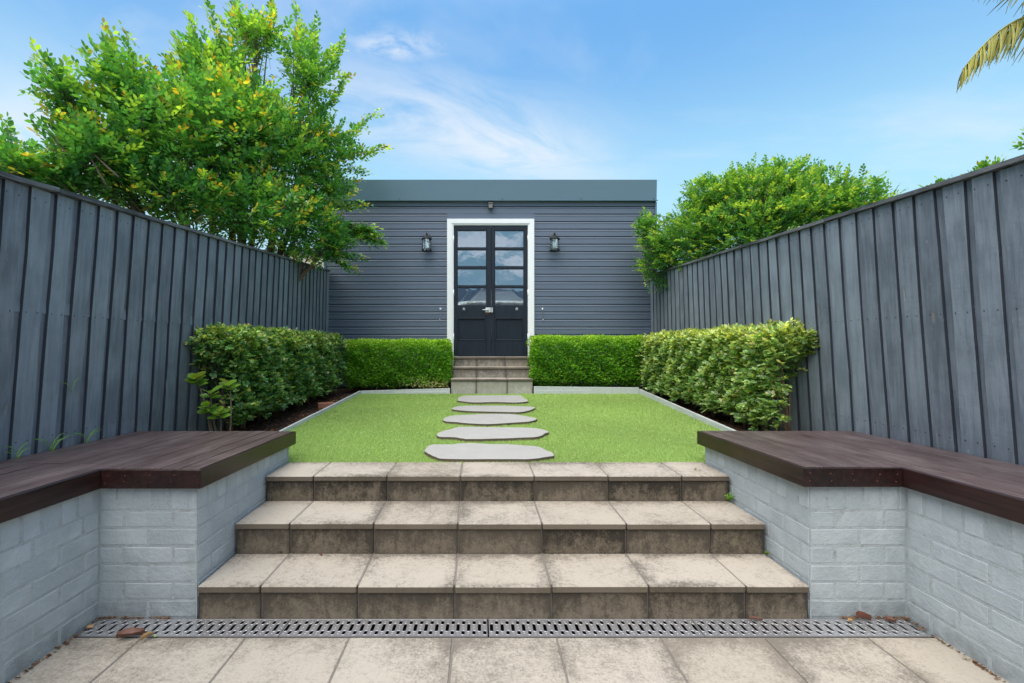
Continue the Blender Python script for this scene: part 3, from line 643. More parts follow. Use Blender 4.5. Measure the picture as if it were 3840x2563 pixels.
# ------------------------------------------------------------------ fences
def lerp(a, c, s_): return a + (c - a) * s_
def fence(sx, label, n0, f0):
    """n0=(Y,xb,xt,zt) near, f0 far"""
    th = thing('paling_fence', label, 'fence', (n0[1], 4.8, 0.4))
    def at(y):
        s_ = (y - n0[0]) / (f0[0] - n0[0]); return lerp(n0[1], f0[1], s_), lerp(n0[2], f0[2], s_), lerp(n0[3], f0[3], s_)
    pitch = 0.1462; y = f0[0] - 0.045; i = 0; nails = MB(); rr = random.Random(11 + sx)
    zb = 0.40
    meshes = {}
    def paling(wd, variant, th_):
        key = (sx, wd, variant)
        if key not in meshes:
            b = MB(); q = random.Random(variant * 7 + 1); segs = 5
            # tall board, slightly wandering edges; x thickness, y width, z 0..1
            vs_ = []
            for k in range(segs + 1):
                z = k / segs; a = q.uniform(-.0045, .0045); c = q.uniform(-.0045, .0045); t_ = q.uniform(-.001, .001)
                vs_ += [(-th_ / 2, -wd / 2 + a, z), (th_ / 2 + t_, -wd / 2 + a, z), (th_ / 2 + t_, wd / 2 + c, z), (-th_ / 2, wd / 2 + c, z)]
            fs_ = [(3, 2, 1, 0), tuple(segs * 4 + k for k in range(4))]
            for k in range(segs):
                for e in range(4): fs_.append((k * 4 + e, k * 4 + (e + 1) % 4, (k + 1) * 4 + (e + 1) % 4, (k + 1) * 4 + e))
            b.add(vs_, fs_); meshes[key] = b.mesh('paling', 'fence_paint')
        return meshes[key]
    while y > -0.6:
        xb, xt, zt = at(y)
        for kind_, off, wd, yo in (('front', 0.0, 0.103, 0.0), ('rear', 0.019, 0.098, -0.073)):
            yc = y + yo; xb2, xt2, zt2 = at(yc); hgt = zt2 - zb - 0.012
            leany = math.atan2((xt2 - xb2), 1.45)
            xbase = xb2 - (0.72 - zb) * (xt2 - xb2) / 1.45
            xx_ = xbase + sx * (0.010 + off)
            put('paling', paling(wd, rr.randint(0, 5), 0.018), th, (xx_, yc + rr.uniform(-.004, .004), zb), (rr.uniform(-.004, .004), leany if sx < 0 else -leany, rr.uniform(-.03, .03) + (math.pi if sx > 0 else 0)), (1, 1 + rr.uniform(-.03, .02), hgt))
            if kind_ == 'front' and y > 1.6:
                for zn in (zt2 - 0.075, 1.50, 0.80):
                    for dy_ in (-.032, .03):
                        s_ = (zn - zb) / 1.0; xn = xbase + (zn - zb) * math.tan(leany) + sx * (0.010) - sx * 0.0095
                        nails.lathe([(0.0035, 0), (0.003, 0.0018), (0.0002, 0.002)], (0, 0, 0), 5)
                        k = len(nails.v) - 15
                        for q in range(k, len(nails.v)):
                            vx, vy, vz = nails.v[q]; nails.v[q] = (xn - sx * vz, yc + dy_ + vx + 0, zn + vy + rr.uniform(0, 0))
        y -= pitch; i += 1
    nails.build('nails', 'nail', th, kind='stuff')
    # rails behind, posts
    for zr in (0.55, 1.50, 2.02):
        b = MB(); a, c = at(-0.5), at(f0[0] - .02)
        zz0 = zr if zr < 2 else a[2] - .14; zz1 = zr if zr < 2 else c[2] - .14
        xa = lerp(a[0], a[1], (zz0 - .72) / 1.45) + sx * .055; xc = lerp(c[0], c[1], (zz1 - .72) / 1.45) + sx * .055
        b.add([(xa + dx_, -0.5, zz0 + dz_) for dx_, dz_ in ((0, 0), (.04, 0), (.04, .07), (0, .07))] + [(xc + dx_, f0[0] - .02, zz1 + dz_) for dx_, dz_ in ((0, 0), (.04, 0), (.04, .07), (0, .07))],
              [(0, 1, 2, 3), (7, 6, 5, 4), (0, 4, 5, 1), (1, 5, 6, 2), (2, 6, 7, 3), (3, 7, 4, 0)])
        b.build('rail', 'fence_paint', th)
    for yp_ in (0.2, 2.6, 5.0, 7.2):
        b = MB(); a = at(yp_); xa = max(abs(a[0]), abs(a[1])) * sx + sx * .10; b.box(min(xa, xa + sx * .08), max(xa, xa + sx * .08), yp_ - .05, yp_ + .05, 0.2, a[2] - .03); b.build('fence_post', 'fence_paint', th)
    # capping boards
    cuts = [-0.5, 1.2, 2.55 if sx < 0 else 3.4, 4.9 if sx < 0 else 5.3, f0[0] + (0.0 if sx < 0 else -0.02)]
    for s0, s1 in zip(cuts[:-1], cuts[1:]):
        b = MB(); N = 6; vs_ = []
        for k in range(N + 1):
            yk = lerp(s0 + .002, s1 - .002, k / N); a = at(yk); j = rr.uniform(-.003, .003)
            xi_, xo_ = a[1] - sx * 0.028, a[1] + sx * 0.075
            vs_ += [(xi_, yk, a[2] - 0.012 + j), (xo_, yk, a[2] - 0.012 + j), (xo_, yk, a[2] + 0.020 + j), (xi_, yk, a[2] + 0.012 + j)]
        fs_ = [(0, 1, 2, 3), tuple(N * 4 + 3 - k for k in range(4))]
        for k in range(N):
            for e in range(4): fs_.append((k * 4 + e, (k + 1) * 4 + e, (k + 1) * 4 + (e + 1) % 4, k * 4 + (e + 1) % 4))
        b.add(vs_, fs_); b.build('capping', 'fence_cap', th)
    return th
fence(-1, 'dark slate painted paling fence along the left side of the garden', (2.25, -2.494, -2.377, 2.168), (7.34, -2.466, -2.440, 2.533))
fence(1, 'dark slate painted paling fence along the right side of the garden', (2.13, 2.665, 2.547, 2.194), (7.34, 2.775, 2.752, 2.460))
b = MB(); b.box(-2.475, -2.452, 7.30, 7.37, 0.5, 2.52); b.build('corner_post', 'fence_paint'); tag(bpy.data.objects['corner_post'], 'flat slate grey corner board where the left fence meets the shed', 'post')

# ------------------------------------------------------------------ shed
SY = 7.385
shed = thing('shed', 'slate grey weatherboard garage with flat parapet at the end of the garden', 'shed', (0.15, SY, 0.6))
SXL, SXR, STOP = -2.50, 2.835, 3.66
DXL, DXR, DTOP, DBOT = -0.532, 0.8765, 3.380, 1.155
b = MB()
b.box(SXL, DXL + .02, SY + .03, SY + .13, 0.3, STOP); b.box(DXR - .02, SXR, SY + .03, SY + .13, 0.3, STOP); b.box(DXL + .02, DXR - .02, SY + .03, SY + .13, DTOP - .02, STOP)
b.box(DXL + .02, DXR - .02, SY + .03, SY + .13, 0.3, DBOT - 0.02)
b.box(SXL, SXL + .1, SY + .13, 13.4, 0.3, STOP); b.box(SXR - .1, SXR, SY + .13, 13.4, 0.3, STOP); b.box(SXL, SXR, 13.4, 13.5, 0.3, STOP)
b.build('wall', 'interior', shed)
b = MB(); b.box(SXL + .1, SXR - .1, SY + .13, 13.4, 1.0, 1.14); b.build('floor_slab', 'interior', shed)
b = MB(); b.box(SXL + .02, SXR - .02, SY + .06, 7.75, STOP + .002, STOP + .06); b.box(SXL + .02, SXR - .02, 9.0, 13.45, STOP + .002, STOP + .06); b.build('roof', 'flashing', shed)  # unseen gap left in the roof, added to let daylight onto the car
P_ = 0.1222
def clad(x0, x1, zt, h=P_):
    """pressed-steel board: recessed bevel catching the sky, flat face, return"""
    b = MB(); z0 = zt - h; k = h / P_
    b.extrude([(SY + .029, zt), (SY + .024, zt - .001), (SY + .024, zt - .008), (SY + .0115, zt - .0095), (SY + .0050, zt - .027 * k), (SY - .0045, zt - .0325 * k), (SY - .0045, zt - .0345 * k), (SY + .0005, zt - .041 * k), (SY + .0, z0 + .003), (SY + .003, z0), (SY + .029, z0)], 0, x0, x1)
    b.build('cladding_board', 'cladding', shed)
z = 3.5915
clad(SXL, SXR, 3.5915 + P_ * .74, P_ * .74 - .001)
while z > 0.75:
    if z - P_ > DTOP: clad(SXL, SXR, z)
    elif z > DTOP - 0.02: clad(SXL, DXL - .002, z); clad(DXR + .002, SXR, z); bb = MB(); bb.box(DXL - .002, DXR + .002, SY + .0, SY + .029, DTOP + .002, z - .001); bb.build('cladding_board', 'cladding', shed)
    else: clad(SXL, DXL - .001, z); clad(DXR + .001, SXR, z)
    z -= P_
# fine butt joints between sheets
for jx, jz in ((-0.40, 2), (0.62, 2), (-1.35, 1), (1.60, 1)):
    b = MB(); zz_ = 3.5915 - P_ * (jz - 1); b.box(jx, jx + .003, SY - .0015, SY + .01, zz_ - P_ + .004, zz_ - .036); b.build('joint_strip', 'cladding', shed)
for xs in (SXR, SXL - 0.03):
    b = MB(); b.box(xs, xs + .03, SY - .012, SY + .05, 0.4, STOP); b.build('corner_trim', 'flashing', shed)
# parapet fascia
b = MB(); b.extrude([(SY - .05, 3.674), (SY - .062, 3.999), (SY + .02, 4.012), (SY + .10, 3.99), (SY + .10, 3.66), (SY - .035, 3.66)], 0, -2.56, 2.847); b.build('parapet', 'flashing', shed)
b = MB(); b.box(-2.56, 2.86, SY - .068, SY - .045, 3.662, 3.672); b.build('drip_edge', 'flashing', shed)
b = MB()
for rx_ in (-1.30, 0.36, 1.63, 2.80): b.lathe([(0.009, 0), (0.008, -.004), (0.0005, -.006)], (rx_, SY - .051, 3.693), 8, axis=1)
b.build('rivets', 'nail', shed, kind='stuff')
# architrave with mitres and moulding
fr = MB().build  # placeholder to keep naming clear
frame = thing('door_frame', 'white painted timber architrave around the double doors', 'door frame', (0.17, SY - .03, 1.1))
DI0, DI1, DIT = -0.428, 0.7757, 3.280
for prof in ('architrave',):
    def arch(a, c, top=False):
        b = MB()
        if not top:
            xo_, xi_ = a, c; s_ = 1 if xi_ > xo_ else -1
            zb_, zt_o, zt_i = 0.92, DTOP, DIT
            y0_ = SY - .030
            pr = [(0, y0_), (.72, y0_), (.76, y0_ + .008), (.86, y0_ + .008), (.90, y0_ + .014), (1.0, y0_ + .016), (1.0, SY + .05), (0, SY + .05)]
            vs_ = [(lerp(xo_, xi_, p[0]), p[1], zb_) for p in pr] + [(lerp(xo_, xi_, p[0]), p[1], lerp(zt_o, zt_i, p[0])) for p in pr]
        else:
            y0_ = SY - .030
            pr = [(0, y0_), (.72, y0_), (.76, y0_ + .008), (.86, y0_ + .008), (.90, y0_ + .014), (1.0, y0_ + .016), (1.0, SY + .05), (0, SY + .05)]
            vs_ = [(lerp(DXL, DI0, p[0]) + .0012, p[1], lerp(DTOP, DIT, p[0])) for p in pr] + [(lerp(DXR, DI1, p[0]) - .0012, p[1], lerp(DTOP, DIT, p[0])) for p in pr]
        n = len(pr)
        b.add(vs_, [tuple(range(n)), tuple(range(2 * n - 1, n - 1, -1))] + [(i, n + i, n + (i + 1) % n, (i + 1) % n) for i in range(n)])
        b.build('architrave', 'white_paint', frame)
    arch(DXL, DI0); arch(DXR, DI1); arch(0, 0, True)
# double doors: real stiles, rails, panes, recessed panels
def door(x0, x1, label, pane0, pane1, mirror):
    th = thing('door', label, 'door', ((x0 + x1) / 2, SY + .01, DBOT), 'pair of doors')
    y0, y1 = SY - .004, SY + .038
    def bx(nm, a, c, z0, z1, ya=y0, yb=y1, bev=.003, mat='door_paint', par=th): bb = MB(); bb.box(a, c, ya, yb, z0, z1); return bb.build(nm, mat, par, bevel=bev)
    s = 0.004326; Z = lambda py_: CAMZ - (py_ - 1300) * s
    zt = DIT - .004; zb_ = DBOT + .004
    bx('stile', x0, pane0 - .001, zb_, zt); bx('stile', pane1 + .001, x1, zb_, zt)
    rails = [(Z(864), zt), (Z(937), Z(930)), (Z(1008.5), Z(1000.5)), (Z(1079.5), Z(1072.5)), (Z(1192), Z(1147)), (zb_, Z(1279))]
    for a, c in rails: bx('rail', pane0, pane1, a, c, y0 + .001, y1 - .001)
    for a, c in ((Z(929.5), Z(865)), (Z(1000), Z(937.5)), (Z(1072), Z(1009)), (Z(1147), Z(1080))):
        g_ = bx('pane', pane0 + .001, pane1 - .001, a + .001, c - .001, y0 + .018, y0 + .022, 0, 'glass')
        g_b = MB()
        for xa, xb_ in ((pane0, pane0 + .008), (pane1 - .008, pane1)): g_b.box(xa, xb_, y0 + .008, y0 + .018, a, c)
        g_b.box(pane0 + .008, pane1 - .008, y0 + .008, y0 + .018, a, a + .008); g_b.box(pane0 + .008, pane1 - .008, y0 + .008, y0 + .018, c - .008, c)
        g_b.build('glazing_bead', 'door_paint', th)
    zp0, zp1 = Z(1279), Z(1192)
    pb = MB(); pb.box(pane0, pane1, y0 + .020, y0 + .030, zp0, zp1); pb.build('panel', 'door_paint', th)
    fx = MB(); a, c = pane0, pane1; t_ = .022
    for q in ((a, a + t_, zp0, zp1), (c - t_, c, zp0, zp1)): fx.extrude([(q[0], y0 - .003), (q[1], y0 - .003), (q[1], y0 + .019), (q[0], y0 + .019)], 2, q[2], q[3])
    fx.box(a + t_, c - t_, y0 - .0028, y0 + .019, zp0, zp0 + t_); fx.box(a + t_, c - t_, y0 - .0028, y0 + .019, zp1 - t_, zp1)
    fx.build('panel_moulding', 'door_paint', th, bevel=.004)
    cb_ = MB(); cx = (lerp(x0, x1, .27) if not mirror else lerp(x0, x1, .70)); cz = Z(1160)
    cb_.box(cx - .02, cx + .02, y0 - .006, y0, cz - .02, cz + .02); cb_.box(cx - .012, cx + .012, y0 - .014, y0 - .006, cz - .012, cz - .002)
    cb_.build('catch_plate', 'bright_steel', th, bevel=.002)
    for zc in (Z(897), Z(1099), Z(1264)):
        hx = x0 - .004 if not mirror else x1 + .004
        hb = MB(); hb.lathe([(0.0001, -.052), (.007, -.05), (.007, .05), (.0001, .052)], (hx, y0 - .006, zc), 8); hb.build('hinge', 'white_paint', th)
    return th
dl = door(DI0 + .004, 0.1815, 'left leaf of the black double doors, with the lever lock', -0.3686, 0.1034, False)
dr = door(0.1850, DI1 - .004, 'right leaf of the black double doors, without a lever', 0.2397, 0.7116, True)
lk = MB(); s = 0.004326; Z = lambda py_: CAMZ - (py_ - 1300) * s; X = lambda px_: (px_ - 1800) * s
lk.box(X(1820.5), X(1840.5), SY - .035, SY - .004, Z(1173), Z(1155)); o = lk.build('lock_body', 'lock_paint', dl, bevel=.004)
lk = MB(); lk.lathe([(0.0001, -.016), (.016, -.014), (.016, 0)], (X(1829), SY - .035, Z(1164)), 12, axis=1); lk.tube([(X(1831), SY - .052, Z(1164)), (X(1822), SY - .055, Z(1164)), (X(1809), SY - .053, Z(1163.6))], [.010, .009, .007], 8); lk.build('lever', 'lock_paint', dl)
lk = MB(); lk.box(X(1842.6), X(1848), SY - .030, SY - .004, Z(1173), Z(1155)); lk.build('strike_plate', 'lock_paint', dr, bevel=.003)
lk = MB(); lk.prism([(X(1822), SY - .0055), (X(1836), SY - .0055), (X(1836), SY - .0042), (X(1822), SY - .0042)], Z(1180), Z(1174)); lk.build('rust_stain', 'rust', dl)

# wall hooks either side of the door
for px0, lab in ((1652, 'thin steel cabin hook hanging on the wall left of the doors'), (2033, 'thin steel cabin hook hanging on the wall right of the doors')):
    hk = thing('cabin_hook', lab, 'hook', (X(px0), SY - .01, Z(1159)), 'cabin hooks beside the doors')
    b = MB(); b.box(X(px0) - .02, X(px0) + .02, SY - .006, SY - .0005, Z(1163), Z(1154)); b.build('plate', 'bright_steel', hk, bevel=.0015)
    sg = -1 if px0 < 1800 else 1
    b = MB(); x0_ = X(px0 + (-1 if px0 < 1800 else 2)); b.tube([(x0_, SY - .018, Z(1157)), (x0_, SY - .014, Z(1165)), (x0_ + .001, SY - .014, Z(1194)), (x0_ + sg * .008, SY - .014, Z(1198)), (x0_ + sg * .012 * 0.2, SY - .020, Z(1201.5)), (x0_ - .012, SY - .020, Z(1201))], .0042, 6)
    b.build('rod', 'bright_steel', hk)
# lanterns
def lantern(px0, lab):
    cx = X(px0); cy = SY - .13; zc = Z(948)
    th = thing('wall_lantern', lab, 'wall light', (cx, SY, Z(915)), 'wall lanterns either side of the doors')
    b = MB(); b.lathe([(0.0001, -.012), (.05, -.010), (.06, -.002), (.066, 0)], (cx, SY - .003, Z(893)), 16, axis=1); b.build('back_plate', 'black_metal', th)
    b = MB(); b.tube([(cx, SY - .01, Z(893)), (cx, SY - .05, Z(884)), (cx, SY - .10, Z(879.5)), (cx, cy - .005, Z(882)), (cx, cy, Z(890))], .010, 8); b.lathe([(.0001, 0.012), (.010, .008), (.012, 0), (.008, -.012)], (cx, cy, Z(886)), 10); b.build('arm', 'black_metal', th)
    b = MB(); b.lathe([(.010, .055), (.014, .045), (.024, .036), (.040, .028), (.060, .012), (.080, 0), (.086, -.004), (.084, -.012), (.068, -.012)], (cx, cy, Z(903)), 20); b.build('cap', 'black_metal', th)
    zt_, zb_ = Z(906), Z(943)
    b = MB(); b.lathe([(.064, zt_ - zb_), (.066, 0)], (cx, cy, zb_), 24); b.build('glass', 'lantern_glass', th)
    for k in range(6):
        a = k * math.pi / 3 + .3; b = MB(); b.tube([(cx + .069 * math.cos(a), cy + .069 * math.sin(a), zb_), (cx + .069 * math.cos(a), cy + .069 * math.sin(a), zt_)], .0035, 5); b.build('bar', 'black_metal', th)
    b = MB(); b.lathe([(.066, .012), (.072, .004), (.082, -.006), (.085, -.014), (.074, -.014), (.064, 0)], (cx, cy, zb_), 20); b.build('base_ring', 'black_metal', th)
    b = MB(); b.lathe([(.0001, .10), (.014, .095), (.022, .07), (.024, .05), (.014, .02), (.014, 0)], (cx, cy, zb_ + .01), 12); b.build('bulb', 'white_paint', th)
lantern(1603, 'round black glass wall lantern to the left of the doors'); lantern(2076, 'round black glass wall lantern to the right of the doors')
# flood light above the door
fl = thing('flood_light', 'small black flood light above the doors, under the parapet', 'flood light', (X(1839), SY, Z(770)))
b = MB(); b.box(X(1830), X(1848), SY - .045, SY - .008, Z(767), Z(757)); b.build('bracket', 'black_metal', fl, bevel=.004)
b = MB(); b.extrude([(SY - .075, Z(787)), (SY - .10, Z(770)), (SY - .09, Z(766)), (SY - .03, Z(768)), (SY - .03, Z(785))], 0, X(1830), X(1848.5)); b.build('housing', 'black_metal', fl)
b = MB(); b.add([(X(1832), SY - .0785, Z(785.6)), (X(1846.5), SY - .0785, Z(785.6)), (X(1846.5), SY - .0985, Z(773)), (X(1832), SY - .0985, Z(773)), (X(1832), SY - .0765, Z(785.6)), (X(1846.5), SY - .0765, Z(785.6)), (X(1846.5), SY - .0965, Z(773)), (X(1832), SY - .0965, Z(773))], [(0, 1, 2, 3), (7, 6, 5, 4), (0, 4, 5, 1), (1, 5, 6, 2), (2, 6, 7, 3), (3, 7, 4, 0)]); b.build('lens', 'steel', fl)

# ------------------------------------------------------------------ door steps
ds = thing('door_steps', 'three narrow tiled steps up to the black double doors', 'steps', (0.17, 6.9, 0.62))
DJ = [[-0.429, -0.0545, 0.399, 0.774], [-0.4225, -0.0540, 0.399, 0.778], [-0.412, -0.0530, 0.398, 0.780]]
DT = [0.841, 1.001, 1.151]; DY = [6.642, 6.948, 7.232, 7.372]
cb = MB()
for i in range(3): cb.box(DJ[i][0] + .005, DJ[i][3] - .005, DY[i] + .03, 7.36, (0.5, DT[0] - .03, DT[1] - .03)[i], DT[i] - .006)
cb.build('core', 'grout', ds)
for i in range(3):
    for k in range(3):
        x0, x1 = DJ[i][k] + (.0035 if k else 0), DJ[i][k + 1] - (.0035 if k < 2 else 0)
        dp = DY[i + 1] - DY[i] + .012 - (0.014 if i == 2 else 0)
        put('tread_tile', shared_box('tread_tile', x1 - x0 + .0, dp, .032, 'tread', .004, 5 + k), ds, ((x0 + x1) / 2, DY[i] + dp / 2, DT[i] - .016))
        zb_ = (zl(6.65) - .03 if i == 0 else DT[i - 1] - .004); zt_ = DT[i] - .032
        put('riser_tile', shared_box('riser_tile', x1 - x0 - .012, .02, zt_ - zb_, 'door_base_tile' if i == 0 else 'door_riser', .003, k), ds, ((x0 + x1) / 2, DY[i] + .026, (zb_ + zt_) / 2))

# ------------------------------------------------------------------ car parked inside, seen through the low panes
car = thing('parked_car', 'silver car parked inside, seen through the lowest door panes', 'car', (0.34, 10.6, 1.14))
cx0, cz0, cy0 = 0.34, 1.175, 8.60
def sect(y, hw, z0, z1, r=.18, n=5):
    pts = []
    for sx_, sg in ((1, 1), (-1, -1)):
        pass
    out = [(-hw, z0), (-hw * 1.02, lerp(z0, z1, .45)), (-hw * .97, z1 - r * .6), (-hw * .88, z1 - r * .15), (-hw * .6, z1), (0, z1 + .012), (hw * .6, z1), (hw * .88, z1 - r * .15), (hw * .97, z1 - r * .6), (hw * 1.02, lerp(z0, z1, .45)), (hw, z0)]
    return [(cx0 + x, y, cz0 + z) for x, z in out]
secs = [sect(cy0 + .02, .70, .35, .86), sect(cy0, .80, .30, 1.00, .06), sect(cy0 + .45, .90, .22, 1.04), sect(cy0 + 1.3, .93, .20, 1.00), sect(cy0 + 3.4, .93, .20, .98), sect(cy0 + 4.5, .86, .24, .78), sect(cy0 + 4.75, .72, .32, .62)]
b = MB(); vs_ = [p for s_ in secs for p in s_]; n = 11
fs_ = [tuple(range(n)), tuple(range(6 * n, 7 * n))[::-1]] + [(i * n + k, i * n + (k + 1) % n, (i + 1) * n + (k + 1) % n, (i + 1) * n + k) for i in range(6) for k in range(n)]
b.add(vs_, fs_, True); b.build('body', 'car_paint', car)
b = MB()   # cabin
def cs(y, hwb, hwt, zb_, zt_): return [(cx0 - hwb, y, cz0 + zb_), (cx0 - hwt, y + .0, cz0 + zt_), (cx0 - hwt * .5, y, cz0 + zt_ + .03), (cx0 + hwt * .5, y, cz0 + zt_ + .03), (cx0 + hwt, y, cz0 + zt_), (cx0 + hwb, y, cz0 + zb_)]
C_ = [cs(cy0 + .40, .74, .70, 1.0, 1.03), cs(cy0 + 1.15, .80, .58, .98, 1.34), cs(cy0 + 2.3, .80, .58, .96, 1.40), cs(cy0 + 3.35, .74, .66, .94, .98)]
b.add([p for c_ in C_ for p in c_], [tuple(range(6)), tuple(range(18, 24))[::-1]] + [(i * 6 + k, i * 6 + (k + 1) % 6, (i + 1) * 6 + (k + 1) % 6, (i + 1) * 6 + k) for i in range(3) for k in range(6)]); b.build('cabin', 'car_paint', car)
b = MB(); b.add([(cx0 - .69, cy0 + .405, cz0 + 1.045), (cx0 + .69, cy0 + .405, cz0 + 1.045), (cx0 + .55, cy0 + 1.13, cz0 + 1.36), (cx0 - .55, cy0 + 1.13, cz0 + 1.36), (cx0 - .69, cy0 + .415, cz0 + 1.03), (cx0 + .69, cy0 + .415, cz0 + 1.03), (cx0 + .55, cy0 + 1.14, cz0 + 1.345), (cx0 - .55, cy0 + 1.14, cz0 + 1.345)], [(0, 1, 2, 3), (7, 6, 5, 4), (0, 4, 5, 1), (1, 5, 6, 2), (2, 6, 7, 3), (3, 7, 4, 0)]); b.build('rear_window', 'car_glass', car)
b = MB(); b.box(cx0 - .30, cx0 + .30, cy0 + 1.0, cy0 + 1.06, cz0 + 1.345, cz0 + 1.375); b.build('brake_light', 'car_red', car)
for sg in (-1, 1):
    b = MB(); b.box(cx0 + sg * .62 - .15, cx0 + sg * .62 + .15, cy0 - .02, cy0 + .1, cz0 + .76, cz0 + .90); b.build('tail_light', 'car_red', car, bevel=.02)
    for yy_ in (.95, 3.85):
        b = MB(); b.tube([(cx0 + sg * .74, cy0 + yy_, cz0 + .33), (cx0 + sg * .93, cy0 + yy_, cz0 + .33)], .33, 20); b.build('wheel', 'rubber', car)
def text(s_, size, loc, mat, parent, rx=90):
    cu = bpy.data.curves.new('t', 'FONT'); cu.body = s_; cu.size = size; cu.extrude = .002; cu.shear = .25; cu.space_character = 1.25
    ob = bpy.data.objects.new('t', cu); COL.objects.link(ob); dg = bpy.context.evaluated_depsgraph_get(); dg.update()
    me = bpy.data.meshes.new_from_object(ob.evaluated_get(dg)); bpy.data.objects.remove(ob); me.materials.clear(); me.materials.append(M[mat])
    o = bpy.data.objects.new('lettering', me); link(o, parent); pl = parent.location
    o.location = (loc[0] - pl[0], loc[1] - pl[1], loc[2] - pl[2]); o.rotation_euler = (rad(rx), 0, 0); return o
text('CLS 250d', .062, (cx0 - .59, cy0 - .006, cz0 + .945), 'rubber', car)
b = MB()
for k in range(14):
    a = rad(-210 + 240 * k / 13 + 15); a2 = rad(-210 + 240 * (k + 1) / 13 + 15)
    if k < 13: b.tube([(cx0 + .045 * math.cos(a), cy0 - .006, cz0 + .965 + .030 * math.sin(a)), (cx0 + .045 * math.cos(a2), cy0 - .006, cz0 + .965 + .030 * math.sin(a2))], .004, 4)
b.tube([(cx0 - .02, cy0 - .006, cz0 + .955), (cx0, cy0 - .006, cz0 + .975), (cx0 + .02, cy0 - .006, cz0 + .955)], .004, 4)
b.build('badge', 'rubber', car)

# ------------------------------------------------------------------ house behind the camera, mirrored in the lowest door panes
hs_ = thing('house', 'dark single storey house rear, seen only as a reflection in the lowest door panes', 'house', (0, -5.1, 0))
b = MB(); b.box(-4.5, -1.7, -5.3, -5.05, -.1, 3.1); b.box(1.8, 4.8, -5.3, -5.05, -.1, 3.1); b.box(-1.7, 1.8, -5.3, -5.05, 2.4, 3.1); b.build('wall', 'interior', hs_)
b = MB(); b.box(-1.7, 1.8, -5.2, -5.18, .02, 2.4); b.build('sliding_door', 'car_glass', hs_)
b = MB(); b.extrude([(-4.8, 3.1), (-4.8, 3.22), (-7.5, 4.1), (-11.5, 3.1)], 0, -4.8, 5.1); b.build('roof', 'car_glass', hs_)
# ------------------------------------------------------------------ neighbour's building and cable
nb_ = thing('neighbouring_building', 'cream rendered wall of a building behind the left fence and tree', 'building', (-5.5, 9.4, 0.4))
b = MB(); b.box(-9.0, -2.80, 9.0, 9.3, 0.3, 3.15); b.build('wall', 'cream_render', nb_)
b = MB(); b.box(-9.1, -2.76, 8.94, 9.4, 3.152, 3.22); b.build('coping', 'flashing', nb_)
b = MB(); pa = Vector((2.86, 7.5, 3.50)); b.tube([pa, pa + Vector((4, 2.5, -.06)), pa + Vector((9, 6, .15))], .006, 5); tag(b.build('overhead_cable', 'rubber'), 'thin black overhead cable running off from the right corner of the shed', 'cable')

# ------------------------------------------------------------------ foliage engine
LEAF_A = np.array([[0, 0, 0], [.22, .17, .035], [.55, .25, .05], [.84, .12, .02], [1, 0, -.03], [.84, -.12, .02], [.55, -.25, .05], [.22, -.17, .035], [.5, 0, -.005]])
FACE_A = [(0, 8, 2, 1), (8, 4, 3, 2), (0, 7, 6, 8), (8, 6, 5, 4)]
LEAF_B = np.array([[0, 0, 0], [.5, .30, .05], [1, 0, -.02], [.5, -.30, .05]]); FACE_B = [(0, 1, 2), (0, 2, 3)]
def basis(dirs, nrm):
    d = dirs / np.linalg.norm(dirs, axis=1)[:, None]; nn = nrm - (nrm * d).sum(1)[:, None] * d; nn /= (np.linalg.norm(nn, axis=1)[:, None] + 1e-9)
    return d, np.cross(nn, d), nn
def leaves(name, parent, pos, dirs, nrm, size, tint, mat, shape='A', singles=0, wide=1.0, kind='stuff', sizescale=None):
    L, F_ = (LEAF_A, FACE_A) if shape == 'A' else (LEAF_B, FACE_B)
    d, s_, nn = basis(dirs, nrm); n = len(pos)
    if singles:
        cp = np.array([0, 0, CAMZ]); to = cp - pos; dist = np.linalg.norm(to, axis=1)
        facing = np.abs((to / dist[:, None] * nn).sum(1)); u_ = (pos[:, 0] / pos[:, 1])
        vis = (u_ > -1.03) & (u_ < 1.18)
        score = size / dist * (0.35 + facing) * vis
        cell = {}
        order = np.argsort(-score); pick = []
        for i in order:
            k = (int(pos[i, 0] * 40), int(pos[i, 1] * 40), int(pos[i, 2] * 40))
            if k in cell: continue
            cell[k] = 1; pick.append(i)
            if len(pick) >= singles: break
        pick = np.array(pick)
        # shared meshes in a few tints
        q = 7; ref = tint[pick][np.linspace(0, len(pick) - 1, q).astype(int)]
        mes = []
        for r_ in ref:
            V = (L * np.array([1, wide, 1]))[None]; mes.append(mesh_np('leaf', V, F_, mat, r_[None], True))
        pl = Vector(parent.location)
        for i in pick:
            j = int(np.argmin(((ref - tint[i]) ** 2).sum(1)))
            o = bpy.data.objects.new('leaf', mes[j]); COL.objects.link(o); o.parent = parent
            mt = Matrix(((d[i, 0], s_[i, 0], nn[i, 0], pos[i, 0] - pl.x), (d[i, 1], s_[i, 1], nn[i, 1], pos[i, 1] - pl.y), (d[i, 2], s_[i, 2], nn[i, 2], pos[i, 2] - pl.z), (0, 0, 0, 1)))
            o.matrix_local = mt @ Matrix.Scale(float(size[i]), 4)
        m_ = np.ones(n, bool); m_[pick] = False
        pos, d, s_, nn, size, tint = pos[m_], d[m_], s_[m_], nn[m_], size[m_], tint[m_]
    V = pos[:, None, :] + size[:, None, None] * (L[None, :, 0:1] * d[:, None, :] + L[None, :, 1:2] * wide * s_[:, None, :] + L[None, :, 2:3] * nn[:, None, :])
    me = mesh_np(name, V, F_, mat, tint, shape == 'A')
    o = bpy.data.objects.new(name, me); link(o, parent); o['kind'] = kind
    if parent is not None: o.location = -Vector(parent.location)
    return o
def unit(v): return v / (np.linalg.norm(v, axis=1)[:, None] + 1e-9)
def rvec(n): return unit(rng.normal(size=(n, 3)))
